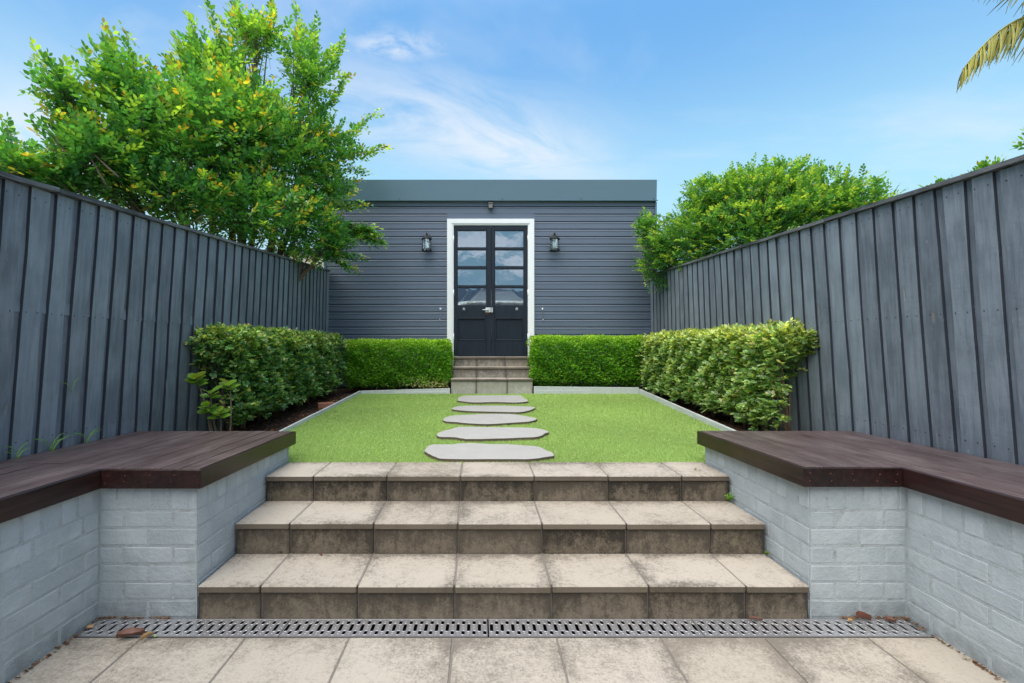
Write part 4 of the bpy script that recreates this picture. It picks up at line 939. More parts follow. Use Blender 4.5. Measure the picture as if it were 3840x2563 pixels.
def curve_pts(p0, p1, bend, n=5):
    p0, p1 = Vector(p0), Vector(p1); mid = (p0 + p1) / 2 + Vector(bend)
    return [(1 - t_) ** 2 * p0 + 2 * t_ * (1 - t_) * mid + t_ ** 2 * p1 for t_ in [i / n for i in range(n + 1)]]

def sprays(tips, dirs, nleaf, tlen, lsize, droop=0.15, upbias=0.4):
    """twigs with alternate leaves: returns pos,dir,nrm,size,along,twig index and twig end points"""
    n = len(tips); k = nleaf
    t_ = (np.arange(k) + .5) / k
    d = unit(dirs); side0 = unit(np.cross(d, np.array([0, 0, 1.0]) + .01 * rng.normal(size=(n, 3))))
    up0 = unit(np.cross(side0, d))
    roll = rng.normal(0, .5, n)[:, None]; side = side0 * np.cos(roll) + up0 * np.sin(roll); upv = np.cross(side, d)
    L = tlen[:, None, None] * t_[None, :, None]
    P0 = tips[:, None, :] + d[:, None, :] * L - np.array([0, 0, 1.0]) * (droop * tlen[:, None, None] * t_[None, :, None] ** 2)
    sg = np.where(np.arange(k) % 2 == 0, 1.0, -1.0)[None, :, None]
    ld = d[:, None, :] * (.65 + .5 * t_[None, :, None]) + sg * side[:, None, :] * 1.0 + upv[:, None, :] * .12 + rng.normal(0, .22, (n, k, 3)) 
    ld[:, -1] = d * 1.0 + rng.normal(0, .15, (n, 3))
    nr = upv[:, None, :] * 1.0 + np.array([0, 0, upbias]) + rng.normal(0, .28, (n, k, 3))
    sz = lsize * (1 - .45 * np.abs(t_ - .55) * 2 * .8)[None, :] * rng.uniform(.75, 1.2, (n, k))
    return P0.reshape(-1, 3), ld.reshape(-1, 3), nr.reshape(-1, 3), sz.reshape(-1), np.tile(t_, n), np.repeat(np.arange(n), k), tips + d * tlen[:, None]

# ---- big crape-myrtle-like tree over the left fence
def lobe_tree(th, base_pts, lobes, n_per, lsize, tints, mat, tipfrac, singles, trunk_r, leafn=9, twl=(.16, .32), upb=.5, wide=1.0, branchmat='bark', seed=3, limb_n=3, shoots=None):
    """lobes: (centre Vector, radii(x,y,z), weight)"""
    rr = random.Random(seed)
    tot = sum(l[2] for l in lobes); T, Dd = [], []; nrmz = []
    for li, (c, rad3, wt) in enumerate(lobes):
        n = int(n_per * wt / tot); u_ = rvec(n); r_ = rng.random(n) ** 0.42
        lump = 1 + .16 * np.sin(u_[:, 0] * 5 + li) * np.sin(u_[:, 1] * 6 + 2 * li) + .12 * np.sin(u_[:, 2] * 9 + li)
        p = np.array(c) + u_ * np.array(rad3) * (r_ * lump)[:, None]
        T.append(p); dd = u_ * np.array([1, 1, 1]) * 1.0 + np.array([0, 0, .55]) + rng.normal(0, .35, (n, 3)); Dd.append(dd); nrmz.append(r_)
    if shoots:
        for (a, c, n) in shoots:
            a, c = np.array(a), np.array(c); m_ = int(n * 1.5); f = (np.arange(m_) + .5) / m_; bend = np.array([0, 0, -.10 * np.linalg.norm(c - a)])
            p = a + (c - a) * f[:, None] + bend * (4 * f * (1 - f))[:, None] + rng.normal(0, .020, (m_, 3)); T.append(p)
            Dd.append(unit((c - a)[None])[0][None] * 1.3 + rng.normal(0, .45, (m_, 3))); nrmz.append(np.full(m_, .80) + .3 * f)
    T = np.concatenate(T); Dd = np.concatenate(Dd); rr_ = np.concatenate(nrmz)
    tl = rng.uniform(twl[0], twl[1], len(T))
    P0, ld, nr, sz, al, ti, te = sprays(T - unit(Dd) * tl[:, None] * .6, Dd, leafn, tl, lsize, upbias=upb)
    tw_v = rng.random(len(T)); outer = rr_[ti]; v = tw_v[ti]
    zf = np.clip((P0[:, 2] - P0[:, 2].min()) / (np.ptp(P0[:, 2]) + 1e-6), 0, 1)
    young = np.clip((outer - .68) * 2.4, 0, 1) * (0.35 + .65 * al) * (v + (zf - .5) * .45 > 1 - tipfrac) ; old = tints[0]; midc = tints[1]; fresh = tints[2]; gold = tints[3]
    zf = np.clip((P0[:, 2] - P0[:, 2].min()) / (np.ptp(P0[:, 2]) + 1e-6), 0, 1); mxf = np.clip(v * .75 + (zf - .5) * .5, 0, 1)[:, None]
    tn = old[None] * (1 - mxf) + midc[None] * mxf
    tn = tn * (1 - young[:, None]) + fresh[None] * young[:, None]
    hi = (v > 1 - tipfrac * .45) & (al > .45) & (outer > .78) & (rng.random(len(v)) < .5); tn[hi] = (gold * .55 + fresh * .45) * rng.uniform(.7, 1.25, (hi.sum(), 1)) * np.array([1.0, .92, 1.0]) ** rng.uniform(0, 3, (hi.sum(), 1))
    tn *= rng.uniform(.6, 1.4, (len(tn), 1))
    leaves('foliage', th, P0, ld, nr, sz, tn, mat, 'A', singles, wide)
    if shoots:
        sb = MB()
        for (a, c, n) in shoots:
            a, c = Vector(a), Vector(c); L_ = (c - a).length; sb.tube(curve_pts(a - (c - a) * .6 - Vector((0, 0, .1)), c, (0, 0, -.10 * L_), 8), [.010, .0085, .007, .006, .005, .004, .003, .0025, .0015], 5)
        sb.build('shoots', branchmat, th, kind='stuff')
    # limbs
    for bi, (bp, lobe_ids) in enumerate(base_pts):
        bx_, by_, bz_ = bp
        for q, li in enumerate(lobe_ids):
            c = Vector(lobes[li][0]); r3 = lobes[li][1]; p1 = c + Vector((0, 0, -r3[2] * .15))
            b = MB(); pts = curve_pts(bp, p1, (rr.uniform(-.1, .1), rr.uniform(-.1, .1), .25), 8)
            pts = [p + Vector((rr.uniform(-.02, .02),) * 3) if 0 < i < 8 else p for i, p in enumerate(pts)]
            b.tube(pts, [lerp(trunk_r, trunk_r * .28, i / 8) for i in range(9)], 7)
            for k in range(limb_n * 4):
                st = pts[rr.randint(3, 8)]; u_ = Vector((rr.gauss(0, 1), rr.gauss(0, 1), rr.gauss(.35, .8))).normalized()
                en = c + Vector((u_.x * r3[0], u_.y * r3[1], u_.z * r3[2])) * rr.uniform(.6, .98)
                b.tube(curve_pts(st, en, (0, 0, .06), 4), [trunk_r * .20, trunk_r * .16, trunk_r * .12, trunk_r * .09, trunk_r * .05], 5)
            b.build('limb', branchmat, th)
    tb = MB(); sel = rng.choice(len(T), min(len(T), 2200), replace=False); du = unit(Dd)
    for i in sel: tb.tube([T[i] - du[i] * tl[i] * .9, te[i] - du[i] * tl[i] * .62], [.0022, .0012], 3, cap=False)
    tb.build('twigs', branchmat, th, kind='stuff')

tree = thing('flowering_tree', 'tall bright green tree with golden tips leaning over the left fence', 'tree', (-3.25, 5.7, 0.42))
def sp(px_, py_, d): return tuple(spot(px_, py_, d))
lob = [
 (sp(800, 520, 2.35), (.74, .8, .62), 1.3), (sp(560, 500, 2.1), (.56, .6, .48), .9), (sp(1010, 560, 2.6), (.72, .75, .70), 1.15),
 (sp(830, 280, 2.45), (.46, .5, .36), .6), (sp(960, 130, 2.5), (.36, .36, .28), .22), (sp(1160, 270, 2.65), (.34, .4, .50), .30),
 (sp(460, 300, 2.0), (.26, .35, .28), .24), (sp(240, 330, 1.85), (.17, .25, .20), .10), (sp(370, 580, 1.95), (.42, .5, .27), .50),
 (sp(90, 620, 1.8), (.30, .4, .13), .22), (sp(1200, 540, 2.8), (.42, .45, .46), .45), (sp(1300, 560, 2.9), (.22, .25, .16), .08),
 (sp(900, 780, 2.4), (.78, .55, .42), .95), (sp(620, 720, 2.15), (.66, .5, .24), .60), (sp(1130, 830, 2.75), (.52, .42, .50), .7), (sp(1250, 900, 2.88), (.28, .22, .30), .22),
 (sp(1345, 860, 3.0), (.20, .12, .07), .035), (sp(1230, 700, 2.85), (.38, .35, .28), .22), (sp(250, 680, 1.95), (.45, .4, .14), .35), (sp(900, 420, 2.4), (.6, .6, .35), .6),
]
SHOOTS = []
def shoot(a, b_, n, d): SHOOTS.append((spot(*a, d), spot(*b_, d), n))
for a_, b__, n_, d_ in (((1290, 830), (1420, 865), 24, 2.98), ((1300, 850), (1432, 905), 20, 2.98), ((1210, 960), (1330, 900), 12, 2.9), ((300, 480), (135, 190), 16, 1.85), ((260, 420), (170, 330), 8, 1.85), ((480, 380), (395, 110), 18, 2.0), ((520, 350), (470, 110), 14, 2.0), ((330, 520), (140, 350), 12, 1.85),
    ((620, 420), (575, 250), 10, 2.1), ((720, 330), (655, 130), 16, 2.3), ((760, 250), (710, 45), 16, 2.35), ((850, 200), (780, 0), 14, 2.4), ((930, 160), (880, -20), 12, 2.45), ((1000, 180), (1020, -10), 14, 2.5),
    ((1130, 320), (1110, 15), 22, 2.6), ((1160, 330), (1180, 60), 20, 2.65), ((1180, 330), (1290, 135), 16, 2.7), ((1200, 420), (1300, 280), 14, 2.75), ((1250, 520), (1420, 410), 14, 2.9), ((1250, 580), (1440, 545), 16, 2.9),
    ((1280, 620), (1370, 640), 9, 2.9), ((1230, 760), (1380, 760), 12, 2.85), ((1250, 860), (1425, 885), 16, 2.98), ((1300, 860), (1400, 845), 10, 2.98), ((1230, 930), (1360, 960), 12, 2.9), ((1250, 960), (1330, 1010), 10, 2.92),
    ((120, 640), (0, 440), 14, 1.8), ((60, 620), (-40, 520), 12, 1.8), ((240, 620), (200, 470), 10, 1.9), ((420, 400), (350, 240), 10, 1.95), ((700, 820), (600, 900), 10, 2.1), ((1150, 900), (1190, 1000), 10, 2.75)):
    shoot(a_, b__, n_, d_)
tints = [np.array([.07, .25, .085]), np.array([.19, .45, .10]), np.array([.42, .62, .09]), np.array([.58, .36, .05])]
bps = [((-3.25, 5.7, 1.3), [0, 1, 8, 6]), ((-3.15, 5.8, 1.3), [2, 3, 4, 12]), ((-3.05, 6.0, 1.3), [14, 10, 5, 15]), ((-3.35, 5.6, 1.3), [9, 13, 7])]
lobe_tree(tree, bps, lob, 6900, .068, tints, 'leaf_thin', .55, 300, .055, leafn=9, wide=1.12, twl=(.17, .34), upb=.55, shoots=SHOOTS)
tb = MB(); 
for k, (x, y) in enumerate(((-3.25, 5.7), (-3.15, 5.8), (-3.05, 6.0), (-3.35, 5.6))): tb.tube([(x * .5 - 1.62, y * .5 + 2.85, .35), (x, y, 1.35)], [.075, .055], 8)
tb.build('trunk', 'bark', tree)

# ---- dense tree over the right fence
tr2 = thing('bushy_tree', 'dense rounded green bush tree rising behind the right fence by the shed', 'tree', (3.9, 6.8, 0.42))
lob2 = [(sp(2840, 860, 2.75), (.95, .8, .62), 1.6), (sp(2620, 900, 2.95), (.62, .6, .55), 1.0), (sp(3060, 790, 2.6), (.72, .7, .45), 1.0), (sp(2800, 720, 2.8), (.62, .6, .32), .7),
        (sp(2480, 960, 3.1), (.36, .35, .48), .5), (sp(2430, 850, 3.12), (.20, .2, .22), .12), (sp(3200, 780, 2.45), (.40, .4, .26), .3), (sp(2950, 670, 2.7), (.42, .4, .20), .3), (sp(2650, 740, 2.9), (.34, .4, .28), .3)]
t2 = [np.array([.06, .20, .07]), np.array([.17, .40, .085]), np.array([.36, .56, .08]), np.array([.55, .66, .10])]
lobe_tree(tr2, [((3.9, 6.8, 1.2), [0, 1, 2]), ((4.0, 6.7, 1.2), [3, 4, 6])], lob2, 8200, .044, t2, 'leaf_glossy', .55, 300, .05, leafn=9, wide=1.3, twl=(.12, .22), upb=.6, seed=9)
tb = MB(); tb.tube([(3.95, 6.75, .35), (3.92, 6.78, 1.25)], [.09, .06], 9); tb.build('trunk', 'bark', tr2)
# ---- shrubs peeping above the right fence
for (a, c, d, r3, n_, nm) in ((3525, 700, 2.1, (.10, .12, .07), 40, 'small leafy shoot peeping over the right fence, left of a larger one'), (3710, 650, 2.0, (.15, .15, .09), 70, 'leafy shrub top peeping over the right fence below the palm'), (3915, 500, 1.9, (.08, .16, .14), 60, 'leafy branch at the right edge of view under the palm')):
    c_ = spot(a, c, d); th = thing('shrub', nm, 'shrub', (c_.x, c_.y, .42))
    lobe_tree(th, [((c_.x, c_.y, .5), [0])], [((c_.x, c_.y, c_.z), r3, 1)], n_, .06, t2, 'leaf_thin', .6, 0, .02, leafn=7, twl=(.1, .18), seed=4)

# ------------------------------------------------------------------ hedges
def hedge(th, x0, x1, y0, y1, z0f, z1, n, lsize, tints_, mat, shape, singles, cut=None, face='x+', nleaf=5, wide=1.0, bump_=.04, twl=.05):
    """clipped block; leaves clustered in rosettes near the surface"""
    n = int(n / nleaf)
    lx, ly = x1 - x0, y1 - y0; zc = z0f(y0); lz = z1 - zc
    faces = {'x-': ly * lz, 'x+': ly * lz, 'y-': lx * lz, 'y+': lx * lz * .3, 'top': lx * ly}
    if face == 'x+': faces['x-'] *= .25
    if face == 'x-': faces['x+'] *= .25
    tot = sum(faces.values()); P, N_ = [], []
    for k, a in faces.items():
        m_ = int(n * a / tot); u_, v_ = rng.random(m_), rng.random(m_); dep = np.abs(rng.exponential(.045, m_)) - .012
        if k[0] == 'x': p = np.stack([np.full(m_, x0) if k == 'x-' else np.full(m_, x1), y0 + ly * u_, 0 * u_], 1); nv = np.array([-1.0 if k == 'x-' else 1.0, 0, 0])
        elif k[0] == 'y': p = np.stack([x0 + lx * u_, np.full(m_, y0) if k == 'y-' else np.full(m_, y1), 0 * u_], 1); nv = np.array([0, -1.0 if k == 'y-' else 1.0, 0])
        else: p = np.stack([x0 + lx * u_, y0 + ly * v_, np.full(m_, z1)], 1); nv = np.array([0, 0, 1.0])
        if k != 'top':
            zb_ = np.array([z0f(y) for y in p[:, 1]]); p[:, 2] = zb_ + (z1 - zb_) * v_
        wave = bump_ * (np.sin(p[:, 0] * 9 + p[:, 2] * 7 + 1) * np.sin(p[:, 1] * 8 + p[:, 2] * 11) + .6 * np.sin(p[:, 1] * 23 + p[:, 2] * 19 + p[:, 0] * 21))
        # round the corners and pull the skirt in
        wave = wave * (.35 if k == 'top' else 1.0); p = p + nv * (wave - dep)[:, None]
        if k != 'top':
            zr = (p[:, 2] - z0f(y0)) / lz; p = p - nv * (np.clip(.14 - zr, 0, 1) * .7)[:, None] - nv * (np.clip(zr - .93, 0, 1) * .5)[:, None]
        P.append(p); N_.append(np.tile(nv, (m_, 1)))
    # inner fill
    m_ = int(n * .35); p = np.stack([rng.uniform(x0 + .05, x1 - .05, m_), rng.uniform(y0 + .05, y1 - .05, m_), rng.uniform(zc + .06, z1 - .04, m_)], 1); P.append(p); N_.append(rvec(m_) * .5)
    P = np.concatenate(P); N_ = np.concatenate(N_)
    if cut is not None: k_ = cut(P); P, N_ = P[k_], N_[k_]
    m_ = len(P); d = N_ * .9 + rng.normal(0, .5, (m_, 3)) + np.array([0, 0, .45])
    tl = np.full(m_, twl) * rng.uniform(.6, 1.3, m_)
    P0, ld, nr, sz, al, ti, te = sprays(P, d, nleaf, tl, lsize, droop=.05, upbias=.5)
    # leaves on the side faces turn to the light and outward
    nr = nr * .6 + N_[ti] * .8 + np.array([0, 0, .35])
    v = rng.random(m_)[ti]
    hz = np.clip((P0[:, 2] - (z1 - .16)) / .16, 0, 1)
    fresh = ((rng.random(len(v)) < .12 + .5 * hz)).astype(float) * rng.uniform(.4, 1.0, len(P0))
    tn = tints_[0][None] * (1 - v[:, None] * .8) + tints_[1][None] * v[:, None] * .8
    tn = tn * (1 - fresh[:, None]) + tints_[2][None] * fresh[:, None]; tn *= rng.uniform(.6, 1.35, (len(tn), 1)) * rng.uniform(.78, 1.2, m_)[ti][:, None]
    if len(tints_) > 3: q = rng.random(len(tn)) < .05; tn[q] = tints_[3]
    leaves('foliage', th, P0, ld, nr, sz, tn, mat, shape, singles, wide)
    st = MB(); rr = random.Random(5)
    # stems
    k = max(4, int(max(lx, ly) / .28))
    for i in range(k):
        f = (i + .5) / k; bx_ = lerp(x0, x1, .5) + rr.uniform(-.04, .04) if ly > lx else lerp(x0, x1, f); by_ = lerp(y0, y1, f) if ly > lx else lerp(y0, y1, .5)
        zb_ = z0f(by_) - .10
        for j in range(4):
            e = (bx_ + rr.uniform(-.14, .14), by_ + rr.uniform(-.16, .16), z1 - rr.uniform(.1, .5)); st.tube(curve_pts((bx_ + rr.uniform(-.02, .02), by_ + rr.uniform(-.02, .02), zb_), e, (0, 0, .05), 4), [.011, .010, .008, .006, .003], 5)
    st.build('stems', 'stem', th, kind='stuff')
bz = lambda y: zl(y) - 0.0
GM = [np.array([.06, .18, .08]), np.array([.20, .40, .14]), np.array([.50, .62, .19]), np.array([.45, .42, .14])]
GR = [np.array([.11, .25, .10]), np.array([.38, .54, .20]), np.array([.68, .75, .26]), np.array([.55, .50, .22])]
h1 = thing('hedge', 'dark glossy leaved hedge along the left fence with bare stems at its near end', 'hedge', (-2.2, 4.0, .52))
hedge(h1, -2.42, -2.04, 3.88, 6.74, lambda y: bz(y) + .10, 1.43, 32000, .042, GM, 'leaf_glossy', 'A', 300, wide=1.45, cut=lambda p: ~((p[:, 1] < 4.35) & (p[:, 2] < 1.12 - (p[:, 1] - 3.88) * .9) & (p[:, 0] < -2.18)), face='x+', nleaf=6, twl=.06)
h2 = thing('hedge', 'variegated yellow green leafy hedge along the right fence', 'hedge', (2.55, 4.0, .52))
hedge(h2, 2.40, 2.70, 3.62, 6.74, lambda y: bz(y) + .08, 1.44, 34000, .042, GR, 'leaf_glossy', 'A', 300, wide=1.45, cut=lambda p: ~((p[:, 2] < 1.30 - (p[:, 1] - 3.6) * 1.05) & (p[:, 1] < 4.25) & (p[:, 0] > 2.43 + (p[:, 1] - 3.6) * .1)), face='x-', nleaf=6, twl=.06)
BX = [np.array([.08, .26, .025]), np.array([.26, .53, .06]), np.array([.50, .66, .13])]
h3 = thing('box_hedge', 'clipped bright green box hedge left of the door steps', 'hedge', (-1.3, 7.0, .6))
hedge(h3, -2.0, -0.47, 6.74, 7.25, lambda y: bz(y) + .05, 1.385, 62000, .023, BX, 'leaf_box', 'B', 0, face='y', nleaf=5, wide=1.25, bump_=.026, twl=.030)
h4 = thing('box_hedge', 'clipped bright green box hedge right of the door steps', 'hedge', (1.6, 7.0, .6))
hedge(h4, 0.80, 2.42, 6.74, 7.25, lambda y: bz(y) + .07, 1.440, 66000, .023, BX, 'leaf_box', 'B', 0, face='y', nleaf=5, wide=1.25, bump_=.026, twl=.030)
nf = 420; P0 = np.stack([rng.normal(-.72, .20, nf), 6.74 - np.abs(rng.normal(0, .012, nf)), zl(6.74) + .07 + np.abs(rng.normal(0, .075, nf))], 1); P0 = P0[(P0[:, 0] < -.46)]
leaves('blossom', h3, P0, rvec(len(P0)) + np.array([0, -.6, .2]), rvec(len(P0)) + np.array([0, -1, .5]), rng.uniform(.014, .024, len(P0)), np.array([.80, .76, .50]) * rng.uniform(.8, 1.1, (len(P0), 1)), 'leaf_box', 'B', 0, 1.3)
# bark mulch in the beds
NBk = 5200; yy = rng.uniform(3.35, 6.9, NBk); sgn = rng.random(NBk) < .5
xx = np.where(sgn, rng.uniform(-2.42, -1.83, NBk), rng.uniform(2.34, 2.72, NBk)); m_ = yy > 6.66
xx[m_] = rng.uniform(-2.3, 2.5, m_.sum()); an = rng.uniform(0, 6.28, NBk); s_ = rng.uniform(.008, .022, NBk); zz = zl(yy) - .03 + rng.uniform(0, .012, NBk)
V = np.stack([np.stack([xx + s_ * np.cos(an + a), yy + s_ * np.sin(an + a) * .8, zz + rng.uniform(0, .010, NBk)], 1) for a in (0, .6, 3.14, 3.74)], 1)
tn = np.where(rng.random((NBk, 1)) < .3, np.array([[.32, .15, .08]]), np.array([[.09, .05, .035]])) * rng.uniform(.6, 1.3, (NBk, 1))
o = link(bpy.data.objects.new('bark_mulch', mesh_np('bark_mulch', V, [(0, 1, 2, 3)], 'turf', tn))); tag(o, kind='stuff')

# ---- young shrub with broad leaves beside the left bench
ys = thing('young_shrub', 'young broad leaved shrub with bare stems in front of the left hedge', 'shrub', (-2.16, 3.52, .45))
heads = [(735, 1420, 1.62, 12), (790, 1470, 1.60, 6), (860, 1440, 1.66, 7), (780, 1525, 1.60, 7), (822, 1545, 1.60, 8)]
feet = [(800, 1620, 1.62), (820, 1625, 1.62), (858, 1618, 1.64)]
Pp, Dp, Np, Sp, Tp = [], [], [], [], []
for i, (a, c, d, k) in enumerate(heads):
    h_ = spot(a, c, d); ft = spot(*feet[i % 3]); b = MB(); b.tube(curve_pts(ft - Vector((0, 0, .06)), h_, (.03 * (-1) ** i, 0, 0), 6), [.010, .009, .008, .007, .006, .005, .003], 6); b.build('stem', 'stem', ys)
    for j in range(k):
        an = 2.4 * j + i; el = .15 + .5 * (j / k); Pp.append(np.array(h_) + np.array([0, 0, -.05 + .06 * j / k])); Dp.append([math.cos(an), math.sin(an), el]); Np.append([-.3 * math.cos(an), -.3 * math.sin(an) - .5, 1]); Sp.append(R.uniform(.075, .105)); Tp.append(np.array([.12, .24, .035]) * R.uniform(.6, 1.5) + (np.array([.08, .06, 0]) if j > k * .7 else 0))
leaves('foliage', ys, np.array(Pp), np.array(Dp, float), np.array(Np, float), np.array(Sp), np.array(Tp), 'leaf_glossy', 'A', 34, 1.5)

# ------------------------------------------------------------------ palm
palm = thing('palm_tree', 'palm tree beyond the right fence, its drooping fronds reaching into view', 'palm tree', (8.4, 6.3, .42))
b = MB(); b.tube([(8.4, 6.3, .3), (8.42, 6.32, 3), (8.4, 6.3, 5.7)], [.17, .13, .12], 12); b.build('trunk', 'bark', palm)
m, t = new_mat('palm_leaf'); g_ = t.noise(pos_of(t), 8, 3)
pr = finish(t, t.mix(g_, (.15, .22, .03), (.52, .38, .05)), .4); M['palm'] = m
def leaflet_mesh(kind_):
    bb = MB(); N = 6
    pts = []
    for k in range(N + 1):
        s_ = k / N; y = s_ ; z = -.28 * s_ ** 2; hw = .013 * math.sin(math.pi * (s_ * .85 + .12)) + .001
        pts += [(hw, y, z - .006), (0, y, z + .004), (-hw, y, z - .006)]
    bb.add(pts, [(k * 3 + e, k * 3 + e + 1, k * 3 + e + 4, k * 3 + e + 3) for k in range(N) for e in (0, 1)], True)
    return bb.mesh('leaflet', 'palm')
lme = leaflet_mesh(0)
crown = Vector((8.4, 6.3, 5.75))
def frond(tip, up, n=34, seed=0, ll=.55):
    rr = random.Random(seed); pts = curve_pts(crown, tip, (0, 0, up), 14); b = MB(); b.tube(pts, [lerp(.020, .004, i / 14) for i in range(15)], 6)
    fr_ = b.build('frond', 'palm', palm)
    for i in range(n):
        f = .22 + .78 * (i + .5) / n; k = min(int(f * 14), 13); p = pts[k].lerp(pts[k + 1], f * 14 - k); d = (pts[k + 1] - pts[k]).normalized(); side = d.cross(Vector((0, 0, 1))).normalized()
        for sg in (-1, 1):
            dirv = (d * (.35 + .5 * f) + side * sg * rr.uniform(.15, .75) + Vector((0, 0, -rr.uniform(.5, 1.3)))).normalized()
            nz_ = (side * sg * .8 + Vector((0, 0, .8))); nz_ = (nz_ - dirv * nz_.dot(dirv)).normalized(); xx_ = dirv.cross(nz_)
            L = ll * (1.05 - .55 * f ** 2) * rr.uniform(.8, 1.1)
            mt = Matrix(((xx_.x, dirv.x, nz_.x, 0), (xx_.y, dirv.y, nz_.y, 0), (xx_.z, dirv.z, nz_.z, 0), (0, 0, 0, 1)))
            o = bpy.data.objects.new('leaflet', lme); COL.objects.link(o); o.parent = fr_
            o.matrix_local = Matrix.Translation(p) @ mt @ Matrix.Diagonal((1, L, L, 1))
frond(spot(3610, 262, 2.8), .85, 60, 1, .62); frond(spot(3690, -90, 2.7), .6, 44, 2, .60); frond(Vector((7.6, 4.6, 5.2)), .8, 22, 3); frond(Vector((9.6, 7.6, 5.0)), .8, 22, 4); frond(Vector((11.4, 8.4, 5.3)), .8, 22, 5); frond(Vector((10.0, 5.6, 5.2)), .8, 22, 6)

# ------------------------------------------------------------------ small things
def fallen(px_, py_, ln, wd, ang, mat, lab, curl=.25, zoff=.004, z=0.0):
    d = (CAMZ - z) / U / (py_ - 1300); p = spot(px_, py_, d); b = MB(); N = 7; q = random.Random(int(px_))
    vs_ = []
    for i in range(N + 1):
        s_ = i / N; hw = wd / 2 * (math.sin(math.pi * min(1, s_ * .92 + .06)) ** .8) + .0008
        for j in range(5):
            t_ = (j - 2) / 2; vs_.append((ln * (s_ - .5), hw * t_ * (1 + q.uniform(-.15, .15)), curl * wd * (t_ * t_) + .12 * ln * math.sin(s_ * 3 + 1) * curl + q.uniform(0, .0015)))
    b.add(vs_, [(i * 5 + j, i * 5 + j + 1, (i + 1) * 5 + j + 1, (i + 1) * 5 + j) for i in range(N) for j in range(4)], True)
    mn = min(v_[2] for v_ in b.v); b.v = [(x, y, zz_ - mn) for x, y, zz_ in b.v]
    o = b.build('fallen_leaf', mat); o.location = (p.x, p.y, z + zoff); o.rotation_euler = (0, 0, ang); tag(o, lab, 'leaf', 'fallen leaves'); return o
fallen(490, 2395, .105, .048, .45, 'brown_leaf', 'large curled red brown leaf lying across the drain edge', .5)
fallen(552, 2402, .062, .020, 1.35, 'tan_leaf', 'narrow tan leaf standing beside the large brown leaf', .9)
fallen(337, 2358, .034, .026, .1, 'tan_leaf', 'round tan leaf at the left end of the drain', .2)
fallen(3240, 2334, .075, .022, .1, 'red_leaf', 'rolled dark red leaf against the right pier above the drain', 1.2)
fallen(3190, 2336, .030, .018, .3, 'tan_leaf', 'small orange brown leaf by the foot of the right pier', .5)
fallen(3340, 2338, .045, .030, -.2, 'brown_leaf', 'crumpled brown leaf in the right corner of the drain', .6)
fallen(2835, 2332, .065, .014, .05, 'brown_leaf', 'thin dry leaf at the right foot of the steps', .7)
fallen(582, 2392, .014, .008, .1, 'lime_leaf', 'tiny lime green leaf on the paving edge', .2)
fallen(1202, 2086, .022, .012, -.5, 'brown_leaf', 'small curled brown leaf on the lowest step', .9, z=.164)
fallen(1055, 2076, .018, .010, .4, 'rubber', 'tiny black scrap of leaf at the back of the lowest step', .6, z=.164)
# litter swept into the corners
NL = 260; k = np.arange(NL)
side_ = rng.integers(0, 4, NL); xx = np.empty(NL); yy = np.empty(NL)
for i in range(NL):
    s_ = side_[i]
    if s_ == 0: xx[i], yy[i] = -1.838 + abs(rng.normal(0, .008)), rng.uniform(1.7, 2.2)
    elif s_ == 1: xx[i], yy[i] = 2.058 - abs(rng.normal(0, .008)), rng.uniform(1.75, 2.2)
    elif s_ == 2: xx[i], yy[i] = rng.uniform(-1.84, -1.5), 2.199 - abs(rng.normal(0, .003))
    else: xx[i], yy[i] = rng.uniform(1.75, 2.06), 2.199 - abs(rng.normal(0, .003))
an = rng.uniform(0, 6.28, NL); s_ = rng.uniform(.004, .013, NL)
V = np.stack([np.stack([xx + s_ * np.cos(an + a), yy + s_ * np.sin(an + a) * .6, .003 + rng.uniform(0, .008, NL)], 1) for a in (0, .9, 3.1, 4.2)], 1)
tn = np.array([.20, .11, .06]) * rng.uniform(.4, 1.4, (NL, 1))
o = link(bpy.data.objects.new('leaf_litter', mesh_np('leaf_litter', V, [(0, 1, 2, 3)], 'turf', tn))); tag(o, kind='stuff')
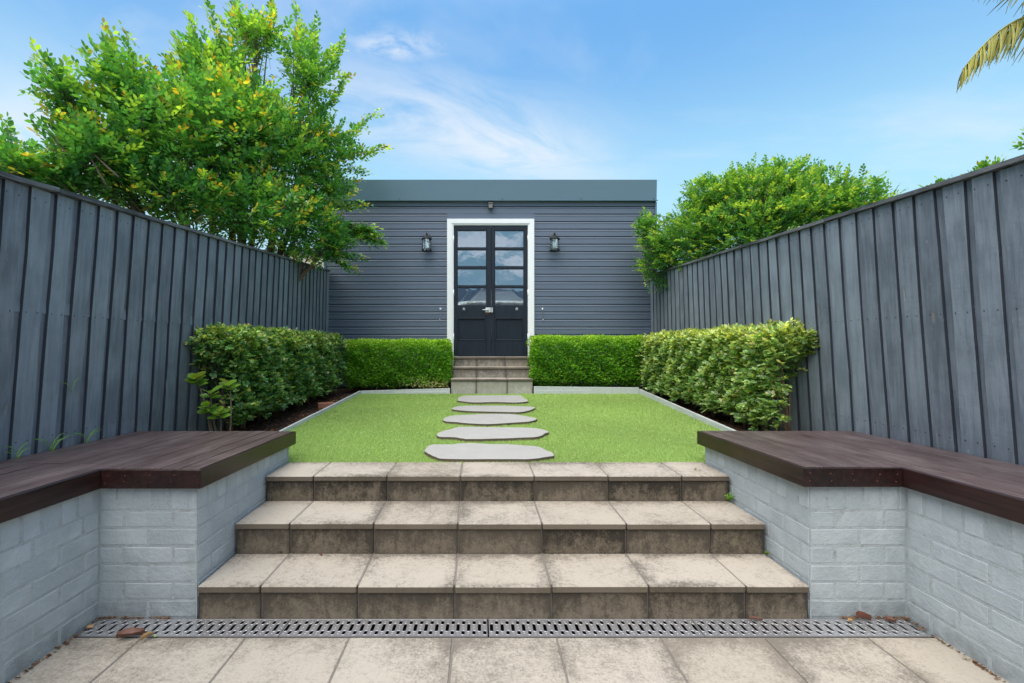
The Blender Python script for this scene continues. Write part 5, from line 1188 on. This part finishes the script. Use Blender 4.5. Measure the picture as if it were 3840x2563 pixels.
# weeds
def weed(name, x, y, z, n, ln, lab, col, fern=False):
    th = thing(name, lab, 'weed', (x, y, z), 'weeds in the joints' if fern else 'grass weeds along the left fence')
    q = random.Random(int(abs(x * 1000) + y * 77))
    if fern:
        Pp, Dp, Np, Sp = [], [], [], []
        for i in range(n):
            an = q.uniform(0, 6.28); tip = Vector((math.cos(an) * .5, math.sin(an) * .5 - .3, q.uniform(.5, 1.2))).normalized() * ln * q.uniform(.5, 1)
            for j in range(7):
                f = (j + 1) / 7; Pp.append((x + tip.x * f, y + tip.y * f, z + tip.z * f)); Dp.append((q.gauss(0, 1), q.gauss(0, 1), .3)); Np.append((0, -.6, 1)); Sp.append(ln * .28)
        leaves('fronds', th, np.array(Pp), np.array(Dp), np.array(Np), np.array(Sp), np.tile(np.array(col), (len(Pp), 1)), 'leaf_thin', 'B', 0, 1.2)
        return
    for i in range(n):
        an = q.uniform(-1.2, 1.2) + (0 if i % 2 else 3.14); L = ln * q.uniform(.5, 1.1); vs_ = []; N = 6
        for k in range(N + 1):
            f = k / N; r_ = L * (.25 * f + .55 * f * f) * abs(math.cos(an)) * q.uniform(.98, 1.02); zz_ = L * (f - .45 * f * f); w_ = .0045 * (1 - f) ** .7 + .0004
            px_ = x + .012 * math.sin(i) - sgnx * -abs(r_) * .25; pyy = y + r_ * (1 if math.cos(an) > 0 else -1)
            vs_ += [(px_, pyy, z + zz_ + w_), (px_ + w_ * .8, pyy, z + zz_ - w_)]
        b = MB(); b.add(vs_, [(2 * k, 2 * k + 1, 2 * k + 3, 2 * k + 2) for k in range(N)], True); me = b.mesh('blade', 'weed'); put('blade', me, th, (0, 0, 0)); 
simple('weed', (.12, .26, .03), .5, var=.3)
sgnx = 1
weed('grass_weed', -2.470, 2.62, .715, 7, .17, 'tuft of long grass at the fence foot in the middle of the left bench', None)
weed('grass_weed', -2.470, 2.42, .720, 5, .14, 'small grass tuft beside the fence nearer on the left bench', None)
weed('grass_weed', -2.470, 2.85, .712, 5, .15, 'upright grass tuft at the fence foot, farther along the left bench', None)
weed('grass_weed', -2.472, 2.27, .724, 3, .10, 'little grass tuft nearest the left edge of the bench', None)
weed('grass_weed', -2.452, 2.72, 1.04, 3, .16, 'few green blades poking through the left fence palings', None)
weed('fern', 1.570, 2.87, .345, 9, .05, 'small bright fern growing at the right end of the second step', (.16, .34, .04), True)
weed('fern', 1.575, 2.50, .170, 5, .035, 'tiny weed at the right end of the lowest step', (.14, .24, .04), True)
weed('fern', 1.42, 3.00, .500, 5, .02, 'tiny green weed on the right end of the top step', (.14, .26, .04), True)
# loose bricks in the beds
for (a, c, d, ang, lab) in ((1222, 1490, 2.55, .5, 'loose red brick lying in the bed beside the left hedge'), (2955, 1603, 1.80, .1, 'loose red brick lying in the bed under the right hedge')):
    p = spot(a, c, d); bb = shared_box('loose_brick', .2, .1, .07, 'old_brick', .006); o = put('loose_brick', bb, None, (p.x, p.y, zl(p.y) + .0), (0, 0, ang)); tag(o, lab, 'brick')
